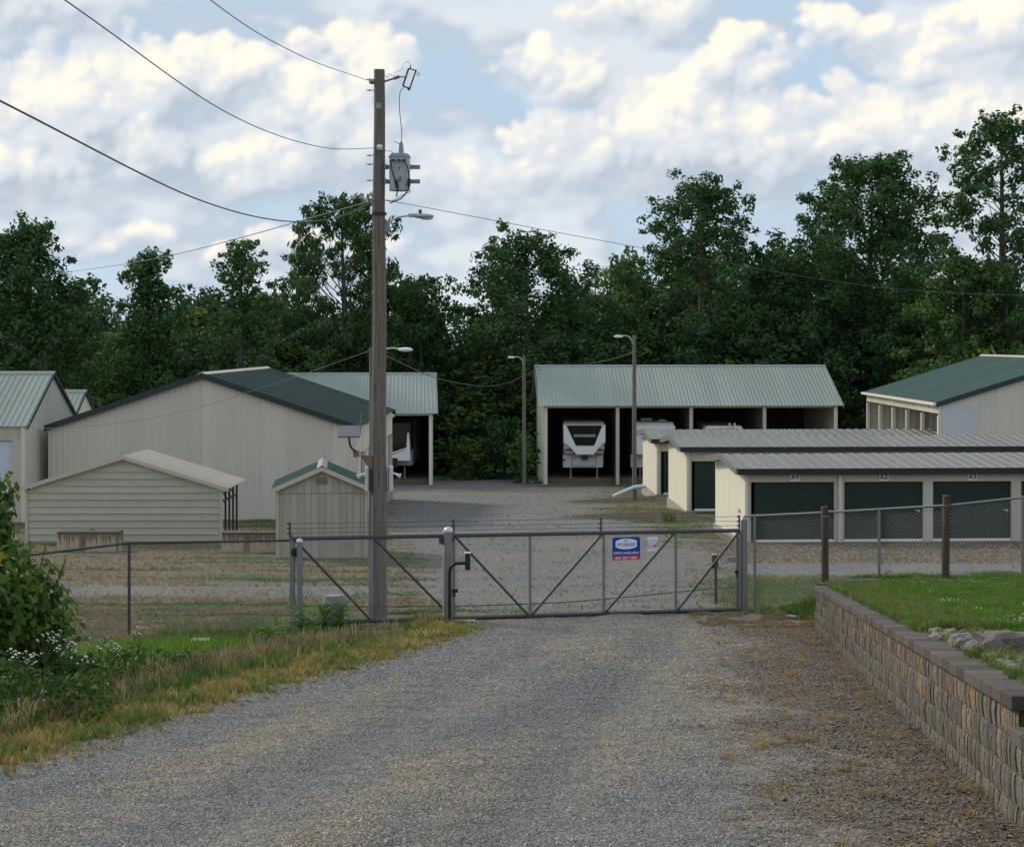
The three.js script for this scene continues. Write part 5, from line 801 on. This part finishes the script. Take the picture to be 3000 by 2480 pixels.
// broad-leaved weeds at the gate
for (const [x, d, s, label] of [[-4.35, 32.6, 1, 'lush broad-leaved weed before the gate, left of the motor box'], [-4.0, 33.2, .9, 'broad-leaved weed directly in front of the gate motor box'], [-3.7, 33.3, 1.0, 'broad-leaved weed right of the gate motor box'], [-4.6, 30.3, .8, 'lone broad-leaved weed standing in the dry grass']]) {
  const p = thing('leafy_weed', label, 'weed', [x, H(x, d) - .02, -d]), r = rng(Math.round(x * -100)), g = [];
  for (let k = 0; k < 34; k++) { const a = k * 2.4 + r(), y0 = .08 + .55 * s * (k / 34), L = (.38 + .14 * r()) * s, up = .5 + .4 * r(), pts = [0, .35, .7, 1].map((t) => V3(Math.cos(a) * L * t, y0 + L * (up * t - .75 * t * t * (1 - .3 * r())), Math.sin(a) * L * t)), w = [.012, .042, .03, .003], P = [], sx = -Math.sin(a), sz = Math.cos(a); for (let j = 0; j < 3; j++) { const A = pts[j], B = pts[j + 1], c = [[A.x + sx * w[j], A.y, A.z + sz * w[j]], [A.x - sx * w[j], A.y, A.z - sz * w[j]], [B.x - sx * w[j + 1], B.y, B.z - sz * w[j + 1]], [B.x + sx * w[j + 1], B.y, B.z + sz * w[j + 1]]]; for (const i of [0, 1, 2, 0, 2, 3]) P.push(...c[i]); } const q = new THREE.BufferGeometry(); q.setAttribute('position', new THREE.Float32BufferAttribute(P, 3)); q.computeVertexNormals(); g.push(q); }
  obj('leaves', mergeGeometries(g), new THREE.MeshPhysicalMaterial({ color: rgb(.075, .17, .022), roughness: 1, specularIntensity: .15, transmission: .3, thickness: 0, side: THREE.DoubleSide }), p); obj('stem', bar([0, 0, 0], [0, .5 * s, 0], .012, 6, .006), std([.06, .10, .03], .8), p);
}
{ const x = -6.2, d = 32.2, y = H(x, d), b = thing('valve_box', 'small black box with pale lid in the grass by the fence', 'box', [x, y, -d], .1); obj('box', box(.3, .17, .24, 0, .08, 0), M.black, b); obj('lid', box(.34, .025, .28, 0, .18, 0).rotateX(.04), M.conc, b); }
{ const x = 5.45, d = 35.6, b = tag(obj('litter', [ball(.05, 0, .03, 0, 1.4, .6, 1, 7), ball(.035, .09, .03, .03, 1, .8, 1.2, 6)], M.plate), 'scrap of white litter by the foot of the wall', 'litter'); b.position.set(x, H(x, d), -d); }
{ const x = tx(1330, 61), b = thing('grass_tuft', 'single tall bright grass tuft on the dark soil by the middle row', 'grass', [tx(1372, 66.5), H(tx(1372, 66.5), 66.5), -66.5]); const r = rng(5), g = []; for (let k = 0; k < 60; k++) { const a = r() * 6.28, q = [(r() - .5) * .5, 0, (r() - .5) * .3]; g.push(bar(q, [q[0] + Math.cos(a) * .15, .3 + .35 * r(), q[2] + Math.sin(a) * .15], .012, 3, .002)); } obj('blades', g, std([.13, .19, .04], .8), b); }

// ---------------------------------------------------------------- what nobody could count: stones, grass, leaf litter
function scatter(name, geo, mat, list) {                    // list of [x, y, z, scale, turn, stretch, colour]
  const m = new THREE.InstancedMesh(geo, mat, list.length), q = new THREE.Object3D(), c = new THREE.Color();
  list.forEach(([x, y, z, s, t, st, col, tl = 0], k) => { q.position.set(x, y, z); q.rotation.set(tl, t, 0); q.scale.set(s, s * st, s); q.updateMatrix(); m.setMatrixAt(k, q.matrix); m.setColorAt(k, c.setRGB(...col)); });
  m.name = numbered(name); m.userData.kind = 'stuff'; m.castShadow = m.receiveShadow = true; scene.add(m); return m;
}
function tuft(seed, n, lean, w) {                           // blades one unit tall
  const r = rng(seed), P = []; for (let k = 0; k < n; k++) {
    const a = r() * 6.28, x = (r() - .5) * .5, z = (r() - .5) * .5, h = .45 + .55 * r(), l = lean * (.3 + r()), dx = Math.cos(a), dz = Math.sin(a), ww = w * (.6 + .8 * r()), mx = x + dx * l * .35, mz = z + dz * l * .35, ex = x + dx * l, ez = z + dz * l;
    const A = [x - dz * ww, 0, z + dx * ww], B = [x + dz * ww, 0, z - dx * ww], Cq = [mx - dz * ww * .8, h * .6, mz + dx * ww * .8], D = [mx + dz * ww * .8, h * .6, mz - dx * ww * .8], E = [ex, h, ez]; P.push(...A, ...B, ...D, ...A, ...D, ...Cq, ...Cq, ...D, ...E);
  }
  const g = new THREE.BufferGeometry(); g.setAttribute('position', new THREE.Float32BufferAttribute(P, 3)); g.computeVertexNormals(); return g;
}
const bladeM = new THREE.MeshPhysicalMaterial({ color: 0xffffff, roughness: 1, specularIntensity: .3, transmission: .35, thickness: 0, side: THREE.DoubleSide }), crumbM = std([1, 1, 1], .95);
const vary = (c, r, k = .35) => { const q = 1 - k + 2 * k * r(); return [c[0] * q * (.92 + .16 * r()), c[1] * q, c[2] * q * (.9 + .2 * r())]; };
const GG = { green: [.10, .19, .032], dkgreen: [.06, .12, .026], lime: [.15, .28, .03], gold: [.42, .28, .09], straw: [.45, .37, .20], rust: [.38, .20, .075], olive: [.17, .18, .06] };
{
  // ---- gravel on the drive
  const r = rng(301), st = [0, 1, 2].map((k) => { const n = createNoise3D(rng(310 + k)), g = new THREE.IcosahedronGeometry(1, 0), p = g.attributes.position; for (let i = 0; i < p.count; i++) { const f = 1 + .35 * n(p.getX(i), p.getY(i), p.getZ(i)); p.setXYZ(i, p.getX(i) * f * 1.15, p.getY(i) * f * .7, p.getZ(i) * f); } g.computeVertexNormals(); return g; }), L = [[], [], []];
  const stone = (x, d, s) => { const q = driveMix(x, d); if (r() < q.out * .93) return; if (r() < q.litter * .35) return; let c = mixc([.21, .203, .197], [.30, .25, .183], q.dusty * (.5 + .8 * r())); c = mixc(c, [.135, .108, .085], q.litter * .85); c = mixc(c, [.165, .163, .168], .7 * q.streak); const k = lerp(.45 + .85 * r(), .6 + .6 * r(), q.litter) + (r() < .05 * (1 - .7 * q.litter) ? .8 : 0); L[Math.floor(r() * 3)].push([x, H(x, d) + s * .15, -d, s, r() * 6.28, .6 + .5 * r(), [c[0] * k, c[1] * k, c[2] * k], (r() - .5) * .7]); };
  for (let k = 0; k < 300000; k++) { const d = 9.2 + 11 * Math.pow(r(), 1.1), a = Math.max(edgeL(d) - .5, -.32 * d - .3), b = Math.min(wallX(d) + .05, .30 * d + .3); stone(lerp(a, b, r()), d, .0065 + .009 * r() * r()); }
  for (let k = 0; k < 120000; k++) { const d = 20 + 17 * r(), a = edgeL(d) - .4, b = d > 33 ? 5 : wallX(d); stone(lerp(a, b, r()), d, .008 + .010 * r()); }
  L.forEach((l, k) => { const m = scatter('drive_gravel', st[k], std([1, 1, 1], .9), l); });
}
{
  // ---- left verge: dry and green grass, taller weeds behind
  const r = rng(321), short = tuft(1, 9, .55, .035), tall = tuft(2, 8, .4, .018), A = [], B = [], seedy = [];
  for (let k = 0; k < 62000; k++) {
    const d = 10.5 + 25 * Math.pow(r(), 1.15), s = Math.pow(r(), 1.25) * 6.6 - .3, x = edgeL(d) - s, n = n2(x * 1.1, d * .7), m = n2b(x * .6, d * .5), vis = x > -.325 * d - .6; if (!vis) continue;
    if (d > 31 && x > -2.4 && x < -.4 && d < 34.8 && r() < .3) continue;
    if (s < 0 && r() < .75) continue; if (s < .25 && r() < .3) continue; if (d > 31.3 && s > .9 && r() < .2) continue; const y = H(x, d) - .01, z = -d, near = d > 31.3 ? .34 : 1;
    if (s < 1.15 + .5 * n) { const c = r() < .42 + .4 * m ? r() < .5 ? GG.gold : r() < .6 ? GG.straw : GG.rust : r() < .7 ? GG.green : GG.olive; A.push([x, y, z, (.085 + .09 * r() + .04 * clamp(s)) * lerp(.45, 1, sstep(-.1, .7, s + .3 * n)), r() * 6.28, .65 + .45 * r(), vary(c, r)]); }
    else if (s < 3.0 + .6 * n) { const bright = d > 26 && s > 2.1; const nearBush = d < 24 ? 1 : 0, c = bright && r() < .55 ? GG.lime : r() < .16 - .1 * nearBush ? GG.straw : r() < .45 - .25 * nearBush ? GG.olive : r() < .6 ? GG.dkgreen : GG.green, hh = d > 28 ? .6 : 1; (r() < .35 ? B : A).push([x, y, z, (.16 + .14 * r()) * hh * near, r() * 6.28, .9 + .4 * r(), vary(c, r)]); }
    else { const lime = d > 26.5 && d < 31.5 && x < -5.0 && x > -8.2; const c = lime ? r() < .5 + .4 * n ? GG.lime : GG.green : r() < .12 ? GG.straw : r() < .6 ? GG.dkgreen : GG.green; B.push([x, y, z, ((lime ? .24 : .26) + .16 * r()) * near, r() * 6.28, 1 + .4 * r(), vary(c, r)]); }
  }
  scatter('verge_grass', short, bladeM, A); scatter('verge_weeds', tall, bladeM, B);
  // thin seed heads over the taller weeds
  const sh = (() => { const g = [], q = rng(7); for (let k = 0; k < 5; k++) { const a = q() * 6.28, x = (q() - .5) * .4, z = (q() - .5) * .4; g.push(bar([x, 0, z], [x + .12 * Math.cos(a), .85, z + .12 * Math.sin(a)], .006, 3), bar([x + .12 * Math.cos(a), .8, z + .12 * Math.sin(a)], [x + .2 * Math.cos(a), 1, z + .2 * Math.sin(a)], .018, 4, .004)); } return merge(g); })();
  for (let k = 0; k < 700; k++) { const d = 19 + 12 * r(), s = 1.2 + 2.2 * r(), x = edgeL(d) - s; if (x < -.33 * d - .3) continue; seedy.push([x, H(x, d), -d, .26 + .2 * r(), r() * 6.28, 1, vary(r() < .5 ? GG.straw : [.26, .22, .12], r, .25), .1 * (r() - .5)]); }
  for (let k = 0; k < 220; k++) { const d = 14.2 + 4.5 * r(), x = edgeL(d) - .9 - .8 * r(); seedy.push([x, H(x, d), -d, .28 + .16 * r(), r() * 6.28, .9, vary(GG.straw, r, .2), .5 * r()]); }
  scatter('seed_heads', sh, bladeM, seedy);
}
{
  // ---- lawn behind the wall, with clover heads
  const r = rng(331), blades = tuft(4, 10, .5, .045), L = [], F = [];
  for (let k = 0; k < 75000; k++) {
    const d = 11.5 + 25.5 * r(), w = wallX(Math.min(d, 33.2)) + .2 - Math.max(0, d - 33.2) * .3, x = w + (Math.max(.2, .305 * d - w)) * r() * 1.05, n = n2(x * .9, d * .6), e = x - w; if (e < .5 + .5 * n && r() < .25) continue; if (d < 18 && d > 11.5 && e < 1.0 + .2 * n && r() < .97) continue; if (lawnH(x, d) < H(x, d) + .03) continue;
    const c = r() < .07 + .16 * sstep(.3, .8, n) || (e < .8 && r() < .35) ? (r() < .5 ? [.26, .22, .10] : GG.olive) : r() < .75 ? [.088, .185, .022] : [.125, .235, .03]; L.push([x, lawnH(x, d) - .012, -d, (.07 + .07 * r()) * (1 + .35 * n), r() * 6.28, .8 + .5 * r(), vary(c, r, .38)]);
    if (r() < .022 && e > 1) F.push([x, lawnH(x, d) + .075, -d, .013, 0, .9, vary([.48, .50, .36], r, .2)]);
  }
  scatter('lawn_grass', blades, bladeM, L); scatter('clover_heads', new THREE.IcosahedronGeometry(1, 0), crumbM, F);
}
{
  // ---- yard: sparse short tufts where the gravel gives way
  const r = rng(341), low = tuft(5, 7, .8, .05), L = [];
  for (let k = 0; k < 230000; k++) {
    const d = 36.4 + 62 * Math.pow(r(), 1.7), x = -.33 * d + .65 * d * r(), q = yardMix(x, d), u = r(); let c = null; if (u < q.green * .85) c = r() < .65 ? [.085, .175, .03] : r() < .5 ? [.10, .19, .045] : GG.olive; else if (u < q.green * .85 + q.dry * .55) c = r() < .5 ? [.27, .21, .11] : r() < .5 ? [.29, .245, .15] : [.21, .15, .085]; if (!c) continue;
    if ((x > 6.6 && d > 57 && d < 64) || (x < -9.8 && x > -16.5 && d > 55.4 && d < 59) || (x < -4.7 && x > -7.5 && d > 49.9 && d < 53.1)) continue; L.push([x, H(x, d) - .005, -d, .045 + .05 * r(), r() * 6.28, .6 + .7 * r(), vary(c, r)]);
  }
  for (let k = 0; k < 16000; k++) { const d = 31.5 + 5.6 * r(), x = -12.5 + 8.2 * r(), q = n2b(x * .4, d * 1.1) + .4 * n2(x * 1.5, d * 2); if (r() < .35) continue; const c = q > .12 ? r() < .7 ? GG.green : [.10, .17, .045] : r() < .5 ? [.26, .20, .10] : r() < .5 ? [.22, .18, .11] : [.21, .15, .085]; L.push([x, H(x, d) - .005, -d, .04 + .05 * r(), r() * 6.28, .6 + .6 * r(), vary(c, r)]); }
  scatter('yard_grass', low, bladeM, L);
}
{
  // ---- leaf litter, bark and coarse stones along the wall, dry tufts in it
  const r = rng(351), fl = (() => { const g = new THREE.PlaneGeometry(2, 1.1, 2, 1), p = g.attributes.position; for (let i = 0; i < p.count; i++) p.setZ(i, .35 * Math.abs(p.getX(i))); return g.rotateX(-Math.PI / 2); })(), L = [], S = [], Tt = [];
  for (let k = 0; k < 36000; k++) { const d = 9.5 + 25 * Math.pow(r(), 1.2), x = wallX(Math.min(d, 33.5)) - 2.3 * Math.pow(r(), .9) + .0, q = driveMix(x, d); if (r() > q.litter * 1.05) continue; const c = r() < .5 ? [.125, .088, .062] : r() < .6 ? [.19, .145, .10] : r() < .5 ? [.085, .066, .052] : [.18, .16, .135]; L.push([x, H(x, d) + .008, -d, .008 + .013 * r(), r() * 6.28, 1, vary(c, r, .3), (r() - .5) * .5]); }
  scatter('leaf_litter', fl, crumbM, L);
  const tf = tuft(9, 12, .9, .028); for (let k = 0; k < 2600; k++) { const d = 9.8 + 23 * r(), x = wallX(d) - 1.9 * r() , n = n2(x * 1.4, d * .55); if (n < .5) continue; Tt.push([x, H(x, d) - .01, -d, .07 + .08 * r(), r() * 6.28, .8, vary(r() < .5 ? [.32, .215, .085] : [.33, .27, .16], r, .25)]); }
  for (let k = 0; k < 1900; k++) { const d = 32.9 + 3.6 * r(), x = 3.4 + 2.4 * r(); if (n2(x * 1.3, d * .8) + .5 * n2b(x * 3, d * 2) < .0) continue; Tt.push([x, H(x, d) - .01, -d, .06 + .09 * r(), r() * 6.28, .8, vary(r() < .7 ? [.26, .195, .10] : [.22, .15, .085], r, .3)]); }
  scatter('dry_tufts', tf, bladeM, Tt);
  const rk = rockGeo(360, 1, .6, .9), W = []; for (let k = 0; k < 700; k++) { const d = 11.8 + 8 * r(), w = wallX(d) + .33, x = w + .75 * r() * r(); W.push([x, lawnH(x, d) + .01, -d, .02 + .045 * r() * r(), r() * 6.28, .8, vary([.23, .21, .19], r, .35)]); }
  scatter('rubble', new THREE.IcosahedronGeometry(1, 1), crumbM, W);
  const G2 = []; for (let k = 0; k < 9000; k++) { const d = 48.3 + 8.5 * r(), x = 5.5 + 12 * r(); G2.push([x, H(x, d) + .01, -d, .015 + .035 * r() * r(), r() * 6.28, .7, vary(r() < .5 ? [.30, .25, .20] : [.17, .12, .09], r, .4)]); }
  scatter('yard_stones', new THREE.IcosahedronGeometry(1, 0), crumbM, G2);
}
renderer.render(scene, camera);
